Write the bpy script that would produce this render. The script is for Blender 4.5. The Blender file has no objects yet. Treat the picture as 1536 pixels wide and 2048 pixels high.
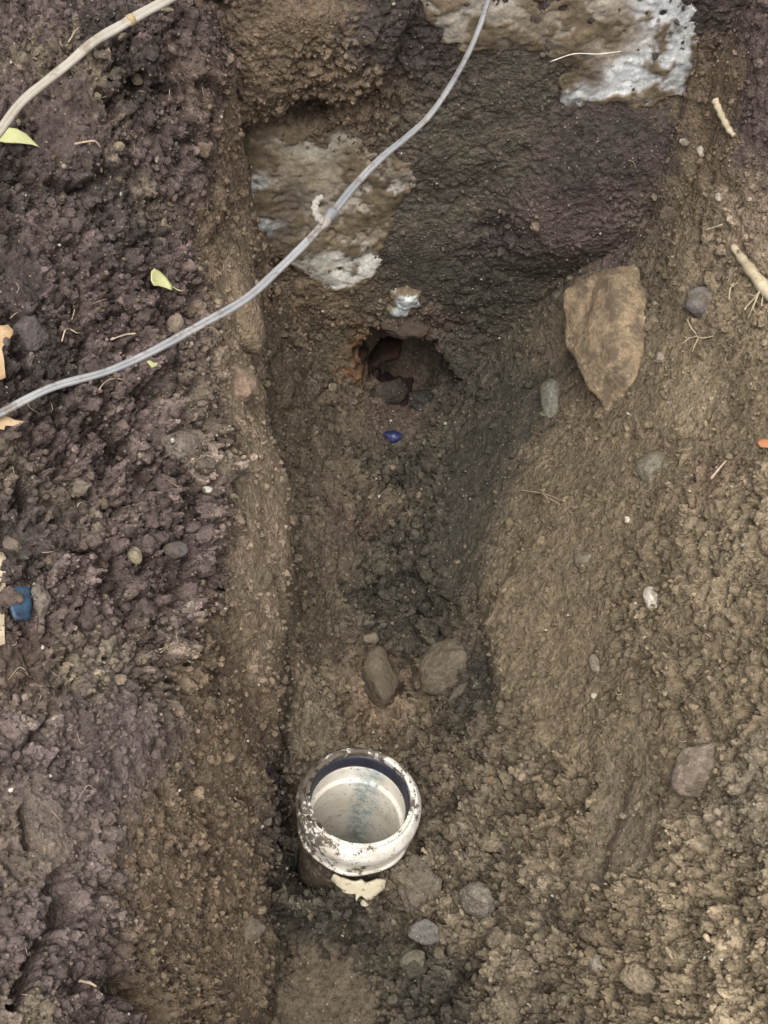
import bpy, bmesh, math, random
import numpy as np
from mathutils import Vector, Matrix
from mathutils.bvhtree import BVHTree

SC = bpy.context.scene
COL = SC.collection
random.seed(7)
RNG = np.random.default_rng(7)

# ------------------------------------------------------------------ camera
CAM_Z, PITCH, FPX = 1.60, math.radians(53.0), 3000.0
cam_d = bpy.data.cameras.new('camera')
cam_d.sensor_fit = 'VERTICAL'; cam_d.sensor_height = 36.0
cam_d.lens = 36.0 * FPX / 2048.0
cam_d.clip_start = 0.02; cam_d.clip_end = 500.0
cam = bpy.data.objects.new('camera', cam_d); COL.objects.link(cam)
cam.location = (0, 0, CAM_Z)
cam.rotation_euler = (math.radians(90) - PITCH, 0, 0)
SC.camera = cam

# ------------------------------------------------------------------ sky, sun, exposure
SUN_EL, SUN_AZ = math.radians(66), math.radians(184)     # azimuth clockwise from +Y: from the left, a little behind
w = bpy.data.worlds.new('World'); SC.world = w; w.use_nodes = True
nt = w.node_tree; nt.nodes.clear()
sky = nt.nodes.new('ShaderNodeTexSky'); sky.sky_type = 'NISHITA'; sky.sun_disc = False
sky.sun_elevation = SUN_EL; sky.sun_rotation = SUN_AZ
sky.air_density = 1.0; sky.dust_density = 6.0; sky.ozone_density = 0.5
hs = nt.nodes.new('ShaderNodeHueSaturation'); hs.inputs['Saturation'].default_value = 0.22
bg = nt.nodes.new('ShaderNodeBackground'); bg.inputs['Strength'].default_value = 0.15
wo = nt.nodes.new('ShaderNodeOutputWorld')
nt.links.new(sky.outputs[0], hs.inputs['Color']); nt.links.new(hs.outputs[0], bg.inputs['Color'])
nt.links.new(bg.outputs[0], wo.inputs['Surface'])
sun_d = bpy.data.lights.new('sun', 'SUN'); sun_d.energy = 1.15; sun_d.angle = math.radians(34)
sun_d.color = (1.0, 0.96, 0.9)
sun = bpy.data.objects.new('sun', sun_d); COL.objects.link(sun)
sd = Vector((math.sin(SUN_AZ) * math.cos(SUN_EL), math.cos(SUN_AZ) * math.cos(SUN_EL), math.sin(SUN_EL)))
sun.rotation_euler = sd.to_track_quat('Z', 'Y').to_euler()
vs = SC.view_settings
vs.view_transform = 'Standard'; vs.look = 'None'; vs.gamma = 1.0; vs.exposure = 0.55
vs.use_curve_mapping = False
SC.cycles.max_bounces = 5; SC.cycles.diffuse_bounces = 3; SC.cycles.glossy_bounces = 2; SC.cycles.transmission_bounces = 2

# ------------------------------------------------------------------ helpers
FWD = np.array([0, math.cos(PITCH), -math.sin(PITCH)])
UPV = np.array([0, math.sin(PITCH), math.cos(PITCH)])
RGT = np.array([1.0, 0, 0])
CAM = np.array([0, 0, CAM_Z])

def ray(u, v):
    return FWD + RGT * ((u - 768.0) / FPX) + UPV * ((1024.0 - v) / FPX)

def at_t(u, v, t):
    return CAM + ray(u, v) * t

def at_z(u, v, z):
    d = ray(u, v)
    return CAM + d * ((z - CAM_Z) / d[2])

def at_y(u, v, y):
    d = ray(u, v)
    return CAM + d * (y / d[1])

def smooth(a, b, x):
    t = np.clip((x - a) / (b - a), 0, 1)
    return t * t * (3 - 2 * t)

def hash3(ix, iy, iz, s):
    h = (ix.astype(np.int64) * 374761393 + iy.astype(np.int64) * 668265263 + iz.astype(np.int64) * 2147483647 + s * 974634777) & 0xFFFFFFFF
    h = ((h ^ (h >> 13)) * 1274126177) & 0xFFFFFFFF
    h = ((h ^ (h >> 16)) * 2246822519) & 0xFFFFFFFF
    h = h ^ (h >> 15)
    return (h & 0xFFFFFF).astype(np.float64) / 16777215.0

def vnoise(P, s=0):
    I = np.floor(P).astype(np.int64); F = P - I
    F = F * F * F * (F * (F * 6 - 15) + 10)
    out = 0
    for dx in (0, 1):
        wx = F[:, 0] if dx else 1 - F[:, 0]
        for dy in (0, 1):
            wy = F[:, 1] if dy else 1 - F[:, 1]
            for dz in (0, 1):
                wz = F[:, 2] if dz else 1 - F[:, 2]
                out = out + wx * wy * wz * hash3(I[:, 0] + dx, I[:, 1] + dy, I[:, 2] + dz, s)
    return out * 2 - 1

def fbm(P, octv=4, s=0, gain=0.5):
    a, o, n = 1.0, 0, 0
    Q = P.copy()
    for k in range(octv):
        o = o + a * vnoise(Q, s + k * 17); n += a
        a *= gain; Q = Q * 2.03 + 11.3
    return o / n

def cells(P, s=0):
    """angular clod field: nearest jittered cell, F1, F2, cell random, tilt product"""
    I = np.floor(P).astype(np.int64)
    n = len(P)
    f1 = np.full(n, 9.0); f2 = np.full(n, 9.0)
    rid = np.zeros(n); tl = np.zeros(n)
    for dx in (-1, 0, 1):
        for dy in (-1, 0, 1):
            for dz in (-1, 0, 1):
                cx, cy, cz = I[:, 0] + dx, I[:, 1] + dy, I[:, 2] + dz
                a = hash3(cx, cy, cz, s); b = hash3(cx, cy, cz, s + 1); c = hash3(cx, cy, cz, s + 2)
                ox = P[:, 0] - (cx + a); oy = P[:, 1] - (cy + b); oz = P[:, 2] - (cz + c)
                d = np.sqrt(ox * ox + oy * oy + oz * oz)
                near = d < f1
                f2 = np.where(near, f1, np.minimum(f2, d))
                f1 = np.where(near, d, f1)
                r = hash3(cx, cy, cz, s + 3)
                rid = np.where(near, r, rid)
                tl = np.where(near, (a - .5) * oy * 2 + (b - .5) * ox * 2 + (c - .5) * oz * 2, tl)
    return f1, f2, rid, tl

def soil_disp(P, rough):
    """displacement along the normal (m) and a tint random for loose soil"""
    W = np.stack([vnoise(P * 60, 91), vnoise(P * 60, 92), vnoise(P * 60, 93)], 1) * 0.004
    Q = P + W
    rough = .10 + .90 * rough
    D = fbm(P / 0.12, 4, 5) * 0.010 * (0.4 + rough * rough * 1.1)
    rdg = 1 - np.abs(fbm(Q / .022, 4, 17, .6)) * 2.6
    D -= np.clip(rdg, 0, 1) ** 3 * .0062 * (.12 + .88 * rough)
    tint = np.zeros(len(P))
    for size, amp, s, tw in ((0.040, 0.0088, 31, .3), (0.0195, 0.0080, 47, .4), (0.0098, 0.0052, 63, .45)):
        f1, f2, rid, tl = cells(Q / size, s)
        g = np.clip((f2 - f1) / 0.16, 0, 1)
        patch = smooth(-.35, .35, vnoise(P / (size * 3.5), s + 9) + (rough - .5) * 1.3)
        D += amp * rough * patch * ((rid - .5) * 1.0 + tl * 1.4 + g * 1.25 - .95)
        tint += (rid - .5) * tw * patch * rough
    D += fbm(P / 0.011, 3, 77, .6) * 0.0022 * (.35 + .65 * rough)
    return D, tint

def link(o, parent=None):
    COL.objects.link(o)
    if parent is not None: o.parent = parent
    return o

def tag(o, label=None, cat=None, group=None, kind=None):
    if label: o['label'] = label
    if cat: o['category'] = cat
    if group: o['group'] = group
    if kind: o['kind'] = kind
    return o

def mesh_np(name, V, F, mat=None, smooth_shade=True, col=None):
    me = bpy.data.meshes.new(name)
    V = np.asarray(V, np.float32); F = np.asarray(F, np.int32)
    k = F.shape[1]
    me.vertices.add(len(V)); me.vertices.foreach_set('co', V.ravel())
    me.loops.add(F.size); me.loops.foreach_set('vertex_index', F.ravel())
    me.polygons.add(len(F))
    me.polygons.foreach_set('loop_start', np.arange(0, F.size, k, dtype=np.int32))
    me.polygons.foreach_set('loop_total', np.full(len(F), k, np.int32))
    me.polygons.foreach_set('use_smooth', np.full(len(F), smooth_shade, bool))
    me.update(calc_edges=True); me.validate()
    if col is not None:
        at = me.attributes.new('soil_col', 'FLOAT_COLOR', 'POINT')
        c4 = np.ones((len(V), 4), np.float32); c4[:, :3] = col
        at.data.foreach_set('color', c4.ravel())
    if mat: me.materials.append(mat)
    return me

def obj_np(name, V, F, mat=None, parent=None, smooth_shade=True, col=None):
    return link(bpy.data.objects.new(name, mesh_np(name, V, F, mat, smooth_shade, col)), parent)

def empty(name, loc=(0, 0, 0)):
    o = bpy.data.objects.new(name, None); o.empty_display_size = 0.02
    o.location = loc
    return link(o)

# ------------------------------------------------------------------ materials
class NT:
    def __init__(s, name):
        s.m = bpy.data.materials.new(name); s.m.use_nodes = True
        s.t = s.m.node_tree; s.t.nodes.clear()
        s.out = s.n('ShaderNodeOutputMaterial'); s.b = s.n('ShaderNodeBsdfPrincipled')
        s.l(s.b.outputs[0], s.out.inputs['Surface'])
        s.tc = s.n('ShaderNodeTexCoord')
        s.geo = s.n('ShaderNodeNewGeometry')
    def vec(s, src):
        return s.geo.outputs['Position'] if src == 'World' else s.tc.outputs[src]
    def n(s, t, **kw):
        x = s.t.nodes.new(t)
        for k, v in kw.items(): setattr(x, k, v)
        return x
    def l(s, a, b): s.t.links.new(a, b)
    def noise(s, scale, detail=4, rough=.55, src='Object', dist=0.0):
        x = s.n('ShaderNodeTexNoise'); x.inputs['Scale'].default_value = scale
        x.inputs['Detail'].default_value = detail; x.inputs['Roughness'].default_value = rough
        x.inputs['Distortion'].default_value = dist
        s.l(s.vec(src) if isinstance(src, str) else src, x.inputs['Vector']); return x.outputs['Fac']
    def voro(s, scale, feature='F1', src='Object'):
        x = s.n('ShaderNodeTexVoronoi'); x.feature = feature; x.inputs['Scale'].default_value = scale
        s.l(s.vec(src), x.inputs['Vector']); return x
    def ramp(s, fac, stops):
        x = s.n('ShaderNodeValToRGB'); e = x.color_ramp.elements
        while len(e) < len(stops): e.new(.5)
        for i, (p, c) in enumerate(stops):
            e[i].position = p; e[i].color = (c, c, c, 1) if not isinstance(c, tuple) else (*c, 1)
        s.l(fac, x.inputs[0]); return x.outputs[0]
    def mix(s, fac, a, b, mode='MIX'):
        x = s.n('ShaderNodeMix', data_type='RGBA', blend_type=mode)
        for sock, val in ((x.inputs[0], fac), (x.inputs[6], a), (x.inputs[7], b)):
            if isinstance(val, (int, float)): sock.default_value = val
            elif isinstance(val, tuple): sock.default_value = (*val, 1)
            else: s.l(val, sock)
        return x.outputs[2]
    def math(s, op, a, b=None):
        x = s.n('ShaderNodeMath', operation=op)
        for i, val in enumerate((a, b)):
            if val is None: continue
            if isinstance(val, (int, float)): x.inputs[i].default_value = val
            else: s.l(val, x.inputs[i])
        return x.outputs[0]
    def bump(s, h, strength=.5, dist=.002, prev=None):
        x = s.n('ShaderNodeBump'); x.inputs['Strength'].default_value = strength; x.inputs['Distance'].default_value = dist
        s.l(h, x.inputs['Height'])
        if prev is not None: s.l(prev, x.inputs['Normal'])
        return x.outputs[0]
    def fin(s, color, rough=.9, normal=None, spec=.25, **kw):
        if isinstance(color, tuple): s.b.inputs['Base Color'].default_value = (*color, 1)
        else: s.l(color, s.b.inputs['Base Color'])
        if isinstance(rough, (int, float)): s.b.inputs['Roughness'].default_value = rough
        else: s.l(rough, s.b.inputs['Roughness'])
        s.b.inputs['Specular IOR Level'].default_value = spec
        if normal is not None: s.l(normal, s.b.inputs['Normal'])
        for k, v in kw.items(): s.b.inputs[k.replace('_', ' ')].default_value = v
        return s.m

def soil_material(name, from_object=False):
    k = NT(name)
    if from_object:
        base = k.n('ShaderNodeObjectInfo').outputs['Color']
    else:
        a = k.n('ShaderNodeAttribute'); a.attribute_name = 'soil_col'; base = a.outputs['Color']
    src = 'World'
    n1 = k.noise(38, 3, .6, src); n2 = k.noise(170, 4, .7, src)
    m1 = k.mix(1.0, base, k.ramp(n1, [(.28, .74), (.72, 1.26)]), 'MULTIPLY')
    m3 = k.mix(1.0, m1, k.ramp(n2, [(.26, .50), (.76, 1.52)]), 'MULTIPLY')
    # pale grit and dark organic specks
    vo = k.voro(230, 'F1', src)
    sep = k.n('ShaderNodeSeparateColor'); k.l(vo.outputs['Color'], sep.inputs[0])
    near_ = k.ramp(vo.outputs['Distance'], [(.20, 1.0), (.30, 0.0)])
    grit = k.math('MULTIPLY', near_, k.ramp(sep.outputs[0], [(.86, 0.0), (.90, 1.0)]))
    m4 = k.mix(k.math('MULTIPLY', grit, .6), m3, (.42, .35, .26))
    dark = k.math('MULTIPLY', near_, k.ramp(sep.outputs[1], [(.80, 0.0), (.84, .8)]))
    m5 = k.mix(dark, m4, (.03, .024, .02))
    h = k.math('SUBTRACT', k.math('MULTIPLY', n2, 1.6), k.math('MULTIPLY', vo.outputs['Distance'], .5))
    nrm = k.bump(h, .85, .004)
    return k.fin(m5, .93, nrm, .12)

M_SOIL = soil_material('soil')
M_CLOD = soil_material('clod_soil', True)

def stone_material():
    k = NT('stone')
    base = k.n('ShaderNodeObjectInfo').outputs['Color']
    n1 = k.noise(36, 4, .65, 'World'); n2 = k.noise(170, 5, .7, 'World'); n3 = k.noise(520, 2, .6, 'World')
    c = k.mix(1.0, base, k.ramp(n1, [(.3, .66), (.7, 1.30)]), 'MULTIPLY')
    c = k.mix(1.0, c, k.ramp(n2, [(.28, .62), (.74, 1.40)]), 'MULTIPLY')
    c = k.mix(1.0, c, k.ramp(n3, [(.3, .85), (.7, 1.15)]), 'MULTIPLY')
    dirt = k.ramp(k.noise(48, 6, .72, 'World'), [(.46, 0.0), (.58, .85)])
    c = k.mix(dirt, c, (.12, .093, .065))
    nrm = k.bump(k.math('ADD', n2, k.math('MULTIPLY', n1, 1.5)), .9, .005)
    return k.fin(c, .88, nrm, .18)
M_STONE = stone_material()

def concrete_material():
    k = NT('concrete')
    n1 = k.noise(22, 6, .7, 'World'); n2 = k.noise(120, 5, .7, 'World'); n3 = k.noise(420, 3, .6, 'World')
    a = k.n('ShaderNodeAttribute'); a.attribute_name = 'soil_col'
    c = k.mix(1.0, a.outputs['Color'], k.ramp(n1, [(.3, .58), (.7, 1.32)]), 'MULTIPLY')
    c = k.mix(1.0, c, k.ramp(n2, [(.28, .6), (.74, 1.42)]), 'MULTIPLY')
    c = k.mix(1.0, c, k.ramp(n3, [(.3, .82), (.7, 1.18)]), 'MULTIPLY')
    pit = k.ramp(k.voro(48).outputs['Distance'], [(.07, 1.0), (.15, 0.0)])
    c = k.mix(k.math('MULTIPLY', pit, .7), c, (.07, .055, .04))
    h = k.math('SUBTRACT', k.noise(110, 8, .72), k.math('MULTIPLY', pit, .6))
    return k.fin(c, .9, k.bump(h, .6, .003), .2)
M_CONC = concrete_material()

def pvc_material():
    k = NT('dirty_white_plastic')
    base = k.mix(k.ramp(k.noise(16, 3), [(.35, 0.0), (.7, 1.0)]), (.72, .69, .62), (.62, .58, .50))
    # spatter of dried mud with hard edges
    sx = k.n('ShaderNodeSeparateXYZ'); k.l(k.tc.outputs['Object'], sx.inputs[0])
    bias = k.math('ADD', k.math('MULTIPLY', sx.outputs['X'], -1.0), k.math('MULTIPLY', sx.outputs['Y'], .9))
    sp = k.ramp(k.math('ADD', k.noise(75, 7, .72), bias), [(.505, 0.0), (.535, 1.0)])
    big = k.ramp(k.math('ADD', k.noise(26, 6, .68, dist=.4), bias), [(.535, 0.0), (.57, 1.0)])
    fl = k.math('MULTIPLY', k.ramp(k.voro(330).outputs['Distance'], [(.2, 1.0), (.27, 0.0)]), k.ramp(k.noise(90, 2), [(.50, 0.0), (.56, 1.0)]))
    d = k.math('MAXIMUM', k.math('MAXIMUM', k.math('MULTIPLY', sp, .95), k.math('MULTIPLY', big, .95)), k.math('MULTIPLY', fl, .9))
    haze_ = k.ramp(k.noise(34, 5, .6), [(.42, 0.0), (.68, .55)])
    c = k.mix(haze_, base, (.40, .33, .23))
    c = k.mix(d, c, k.mix(k.noise(200, 3), (.03, .024, .018), (.13, .10, .07)))
    r = k.mix(d, (.32, .32, .32), (.95, .95, .95))
    return k.fin(c, r, k.bump(k.math('ADD', d, k.noise(300, 3)), .35, .0012), .45)
M_PVC = pvc_material()

def pvc_inside_material():
    k = NT('stained_white_plastic')
    n = k.noise(24, 4)
    base = k.mix(k.ramp(n, [(.35, 0.0), (.68, 1.0)]), (.82, .78, .70), (.70, .64, .53))
    # bluish damp stain running down one side of the bore
    sx = k.n('ShaderNodeSeparateXYZ'); k.l(k.tc.outputs['Object'], sx.inputs[0])
    band = k.ramp(k.math('ADD', sx.outputs['X'], k.math('MULTIPLY', k.noise(40, 4), .02)), [(.004, 0.0), (.018, .9), (.030, .9), (.044, 0.0)])
    streak = k.noise(120, 4, .7)
    c = k.mix(k.math('MULTIPLY', band, k.ramp(streak, [(.38, .15), (.62, .85)])), base, (.10, .24, .30))
    fl = k.math('MULTIPLY', k.ramp(k.voro(150).outputs['Distance'], [(.16, 1.0), (.24, 0.0)]), k.ramp(k.noise(90, 4, .7), [(.46, 0.0), (.54, 1.0)]))
    c = k.mix(k.math('MULTIPLY', fl, .85), c, (.06, .06, .055))
    c = k.mix(k.ramp(k.noise(60, 5, .7), [(.50, 0.0), (.72, .6)]), c, (.34, .29, .22))
    return k.fin(c, .35, None, .5)
M_PVCIN = pvc_inside_material()

def simple_mat(name, c0, c1, scale=60, rough=.7, bump=.3, spec=.3, speck=None):
    k = NT(name)
    c = k.mix(k.ramp(k.noise(scale, 5, .6), [(.32, 0.0), (.68, 1.0)]), c0, c1)
    if speck:
        c = k.mix(k.ramp(k.noise(scale * 2.3, 6, .7), [(.54, 0.0), (.62, .8)]), c, speck)
    return k.fin(c, rough, k.bump(k.noise(scale * 4, 5, .6), bump, .0012), spec)

M_RUBBER = simple_mat('black_rubber', (.018, .018, .03), (.035, .035, .055), 50, .4, .3, .5)
M_CABLE = simple_mat('grey_cable', (.18, .182, .188), (.29, .287, .282), 26, .42, .3, .4, (.13, .10, .07))
M_CABLE_T = simple_mat('beige_cable', (.27, .235, .18), (.40, .37, .32), 22, .6, .25, .3, (.22, .18, .13))
M_BAND = simple_mat('yellow_band', (.34, .25, .13), (.42, .33, .20), 60, .6, .2)
M_TAPE = simple_mat('pale_tape', (.24, .21, .18), (.36, .33, .29), 70, .75, .4, .2, (.2, .17, .13))
M_TIE = simple_mat('dark_tape', (.14, .14, .15), (.26, .26, .27), 90, .6, .4)
M_CREAM = simple_mat('cream_plastic', (.46, .40, .28), (.60, .54, .40), 45, .55, .4, .3, (.12, .095, .06))
M_MUD = simple_mat('muddy_plastic', (.07, .055, .04), (.12, .095, .068), 60, .9, .8, .15, (.30, .27, .2))
M_RUST = simple_mat('rusty_iron', (.008, .007, .007), (.032, .014, .008), 55, .9, .9, .2, (.03, .022, .02))
M_REDSOIL = simple_mat('iron_crust', (.052, .042, .033), (.082, .060, .045), 60, .95, .9, .1, (.06, .045, .035))
M_BLUE = simple_mat('blue_glass', (.008, .011, .045), (.02, .03, .10), 90, .35, .5, .5, (.06, .06, .08))
M_BLUE2 = simple_mat('pale_blue_glass', (.008, .013, .026), (.04, .095, .16), 75, .4, .5, .4, (.06, .052, .047))
M_LEAFG = simple_mat('yellow_green_leaf', (.42, .43, .20), (.54, .53, .27), 60, .55, .25, .3, (.44, .40, .18))
M_LEAFT = simple_mat('dry_tan_leaf', (.40, .26, .14), (.52, .37, .23), 45, .6, .35, .3, (.34, .20, .10))
M_ROOT = simple_mat('pale_root', (.36, .29, .19), (.52, .44, .31), 90, .8, .5, .2, (.30, .23, .14))
M_TWIG = simple_mat('dry_twig', (.36, .26, .18), (.56, .45, .34), 90, .8, .5, .2)
M_WHITE = simple_mat('white_grit', (.62, .58, .52), (.75, .72, .66), 90, .6, .3, .3)
M_ORANGE = simple_mat('orange_bark', (.42, .16, .07), (.55, .26, .13), 70, .7, .4, .2)

# ------------------------------------------------------------------ ground: a trench between two banks, closed by an earth face
YW = 1.42                                   # the earth face that closes the trench
CP = [  # (u, v, height) read off the photograph, turned into points of the place
    # left bank
    (0, 0, .70), (250, 0, .69), (430, 0, .67), (0, 300, .64), (250, 280, .61), (400, 150, .63), (0, 600, .58), (220, 560, .53), (0, 950, .52),
    (220, 900, .47), (0, 1300, .47), (220, 1250, .42), (0, 1650, .43), (180, 1600, .40), (0, 2048, .40), (170, 2048, .37), (330, 1100, .41),
    (330, 750, .46), (330, 450, .52),
    # top edge of the cut
    (455, 60, .645), (440, 250, .57), (420, 420, .50), (430, 560, .45), (440, 700, .42), (455, 850, .395), (462, 1000, .375), (450, 1150, .355),
    (430, 1300, .335), (385, 1420, .325), (340, 1560, .32), (300, 1700, .315), (275, 1850, .315), (255, 2048, .315),
    # foot of the upper face
    (478, 250, .46), (470, 400, .38), (500, 520, .31), (528, 640, .27), (528, 760, .245), (535, 880, .235), (572, 960, .225), (578, 1080, .205),
    (574, 1200, .185), (555, 1300, .165), (548, 1420, .14), (548, 1560, .105), (545, 1700, .075), (532, 1850, .06), (525, 2048, .045),
    # lower face and floor
    (568, 1560, -.012), (566, 1650, -.03), (600, 700, .15), (640, 850, .105), (650, 1000, .09), (655, 1150, .07), (650, 1280, .05), (620, 1450, .05),
    (700, 900, .06), (720, 1050, .045), (730, 1200, .025), (700, 1330, .02), (760, 850, -.01), (840, 850, -.02), (800, 950, .005), (810, 1100, .01), (815, 1250, -.022),
    (820, 1370, -.040), (812, 1450, -.03), (705, 1370, -.005), (730, 1480, .01), (660, 1520, .015), (720, 1600, .01), (600, 1720, .015), (650, 1765, .052), (710, 1775, .052), (760, 1765, .052), (600, 1690, .02), (640, 1880, .03),
    (600, 2048, .03), (720, 2048, .02), (770, 1850, .03), (850, 1720, .045), (800, 1780, .042),
    # right slope
    (905, 830, .02), (940, 950, .05), (900, 1100, .025), (900, 1220, .01), (890, 1350, .0), (965, 1230, .075), (985, 1300, .08),
    (1010, 1150, .105), (1050, 1030, .115), (1000, 900, .09), (1050, 780, .12), (1130, 700, .165), (1080, 600, .17), (1150, 560, .235),
    (1130, 850, .15), (1100, 1250, .125), (1000, 1430, .07), (920, 1500, .035), (900, 1620, .035), (1000, 1600, .075), (900, 1780, .045), (860, 1950, .03), (960, 2048, .05),
    (1050, 1750, .10), (1050, 1930, .095), (1180, 1480, .145), (1225, 1640, .155), (1200, 1780, .14), (1260, 1560, .178), (1270, 1720, .168), (1180, 2048, .135),
    (1200, 1100, .19), (1200, 900, .20), (1200, 1300, .17), (1300, 780, .275), (1340, 650, .31), (1250, 520, .29), (1330, 950, .27), (1350, 1150, .275),
    (1350, 1350, .265), (1380, 1550, .255), (1350, 1750, .225), (1330, 1950, .20), (1536, 600, .41), (1536, 800, .385), (1536, 1000, .37), (1536, 1250, .355),
    (1536, 1500, .335), (1536, 1750, .315), (1536, 2048, .28), (1430, 480, .40), (1400, 330, .445), (1390, 200, .51), (1400, 60, .60), (1480, 200, .56), (1536, 350, .50),
    (1536, 100, .63), (1500, 0, .66), (1300, 430, .325),
]
CPW = [at_z(u, v, z) for u, v, z in CP]
CPW = [p if p[1] < YW + .02 else at_y(u, v, YW + .02) for p, (u, v, z) in zip(CPW, CP)]
# the trench floor just behind the earth face and the surroundings outside the picture
CPW += [np.array(p) for p in [
    (-.12, YW + .04, .14), (-.05, YW + .04, .08), (.0, YW + .05, -.04), (.06, YW + .05, -.04), (.11, YW + .05, .06), (.17, YW + .04, .14), (.24, YW + .04, .22),
    (-.7, .2, .50), (-.7, .6, .54), (-.7, 1.0, .62), (-.7, 1.4, .72), (-1.3, .5, .58), (-1.3, 1.3, .70), (-.45, .2, .42), (-.30, .25, .36), (-.22, .3, .33),
    (.6, .3, .36), (.65, .7, .42), (.65, 1.1, .52), (.62, 1.4, .66), (1.3, .5, .50), (1.3, 1.3, .66), (.42, .2, .27), (.2, .25, .15), (.02, .2, .03), (-.06, .2, .04), (-.12, .2, .08), (-.16, .2, .30),
    (-.2, -.2, .34), (-.1, -.2, .09), (.05, -.2, .05), (.25, -.2, .20), (.5, -.2, .36), (-.6, -.2, .48), (0, -.7, .30), (-.5, -.8, .5), (.5, -.8, .46), (0, -1.2, .48),
    (-3, -3, .55), (3, -3, .55), (-4, .5, .62), (4, .5, .6), (0, -5, .55), (-30, -30, .5), (30, -30, .5), (-30, 30, .8), (30, 30, .8), (-60, 0, .6), (60, 0, .6), (0, 60, .8), (0, -60, .5)]]
CPW = np.array(CPW)

def rbf_fit(P, lam=2e-4):
    n = len(P)
    D = np.sqrt(((P[:, None, :2] - P[None, :, :2]) ** 2).sum(2))
    A = np.zeros((n + 1, n + 1)); A[:n, :n] = -D + np.eye(n) * 4e-4; A[:n, n] = 1; A[n, :n] = 1
    return np.linalg.solve(A, np.append(P[:, 2], 0))
RW = rbf_fit(CPW)

# crisp lips left by the shovel: (edge points, drop, which side is lower, run-out)
LIPS = []
for pts, drop, side, fade in [
        ([(500, 520, .31), (528, 640, .27), (530, 760, .245), (540, 880, .235), (572, 960, .225), (580, 1080, .205), (575, 1200, .185), (556, 1300, .165), (550, 1420, .14), (550, 1520, .11)], .115, 1, .11),
        ([(549, 1500, .115), (548, 1650, .09), (545, 1750, .078), (534, 1900, .065), (527, 2048, .058), (520, 2250, .05)], .065, 1, .07),
        ([(1050, 1060, .115), (1008, 1150, .105), (972, 1210, .095), (985, 1300, .09), (1010, 1370, .085)], .026, -1, .05),
        ([(1265, 1520, .18), (1240, 1620, .165), (1222, 1700, .155), (1203, 1800, .14)], .020, -1, .05),
        ([(455, 850, .395), (462, 1000, .375), (445, 1150, .355), (425, 1300, .335), (385, 1420, .325), (335, 1560, .32)], .018, 1, .03)]:
    W = np.array([at_z(*p) for p in pts]); o = np.argsort(W[:, 1]); LIPS.append((W[o, 0], W[o, 1], drop, side, fade))

def lip_drop(x, y):
    out = np.zeros(len(x))
    for xs, ys, drop, side, fade in LIPS:
        n = np.stack([y / .05, np.full_like(y, drop * 100), np.zeros_like(y)], 1)
        d = side * (x - np.interp(y, ys, xs) + .010 * fbm(n, 5, 71, .6))
        end = smooth(ys[0] - .03, ys[0] + .05, y) * (1 - smooth(ys[-1] - .05, ys[-1] + .03, y))
        out -= drop * smooth(-.002, .007, d) * np.exp(-np.maximum(d, 0) / fade) * end
    return out

def base_z(x, y):
    out = np.empty(len(x))
    for i in range(0, len(x), 40000):
        D = np.sqrt((x[i:i + 40000, None] - CPW[None, :, 0]) ** 2 + (y[i:i + 40000, None] - CPW[None, :, 1]) ** 2)
        out[i:i + 40000] = -D @ RW[:-1] + RW[-1]
    return out + lip_drop(x, y)

def ground_z(x, y):
    z = base_z(x, np.minimum(y, YW + .05))
    up = smooth(YW + .06, YW + .10, y)
    hi = np.maximum(z, .695 + .01 * np.sin(x * 7 + y * 3))
    return z * (1 - up) + hi * up

def hit_base(u, v):
    d = ray(u, v); t = np.linspace(.8, 2.6, 900)
    P = CAM + t[:, None] * d
    g = base_z(P[:, 0], np.minimum(P[:, 1], YW + .03))
    i = np.argmax((P[:, 2] < g) | (P[:, 1] > YW))
    return P[i]

# the drain pipe stands in the floor: rim centre and axis
PIPE_C = at_z(721, 1594, .11)
PIPE_AX = np.array([.115, .03, 1.0]); PIPE_AX /= np.linalg.norm(PIPE_AX)

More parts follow.
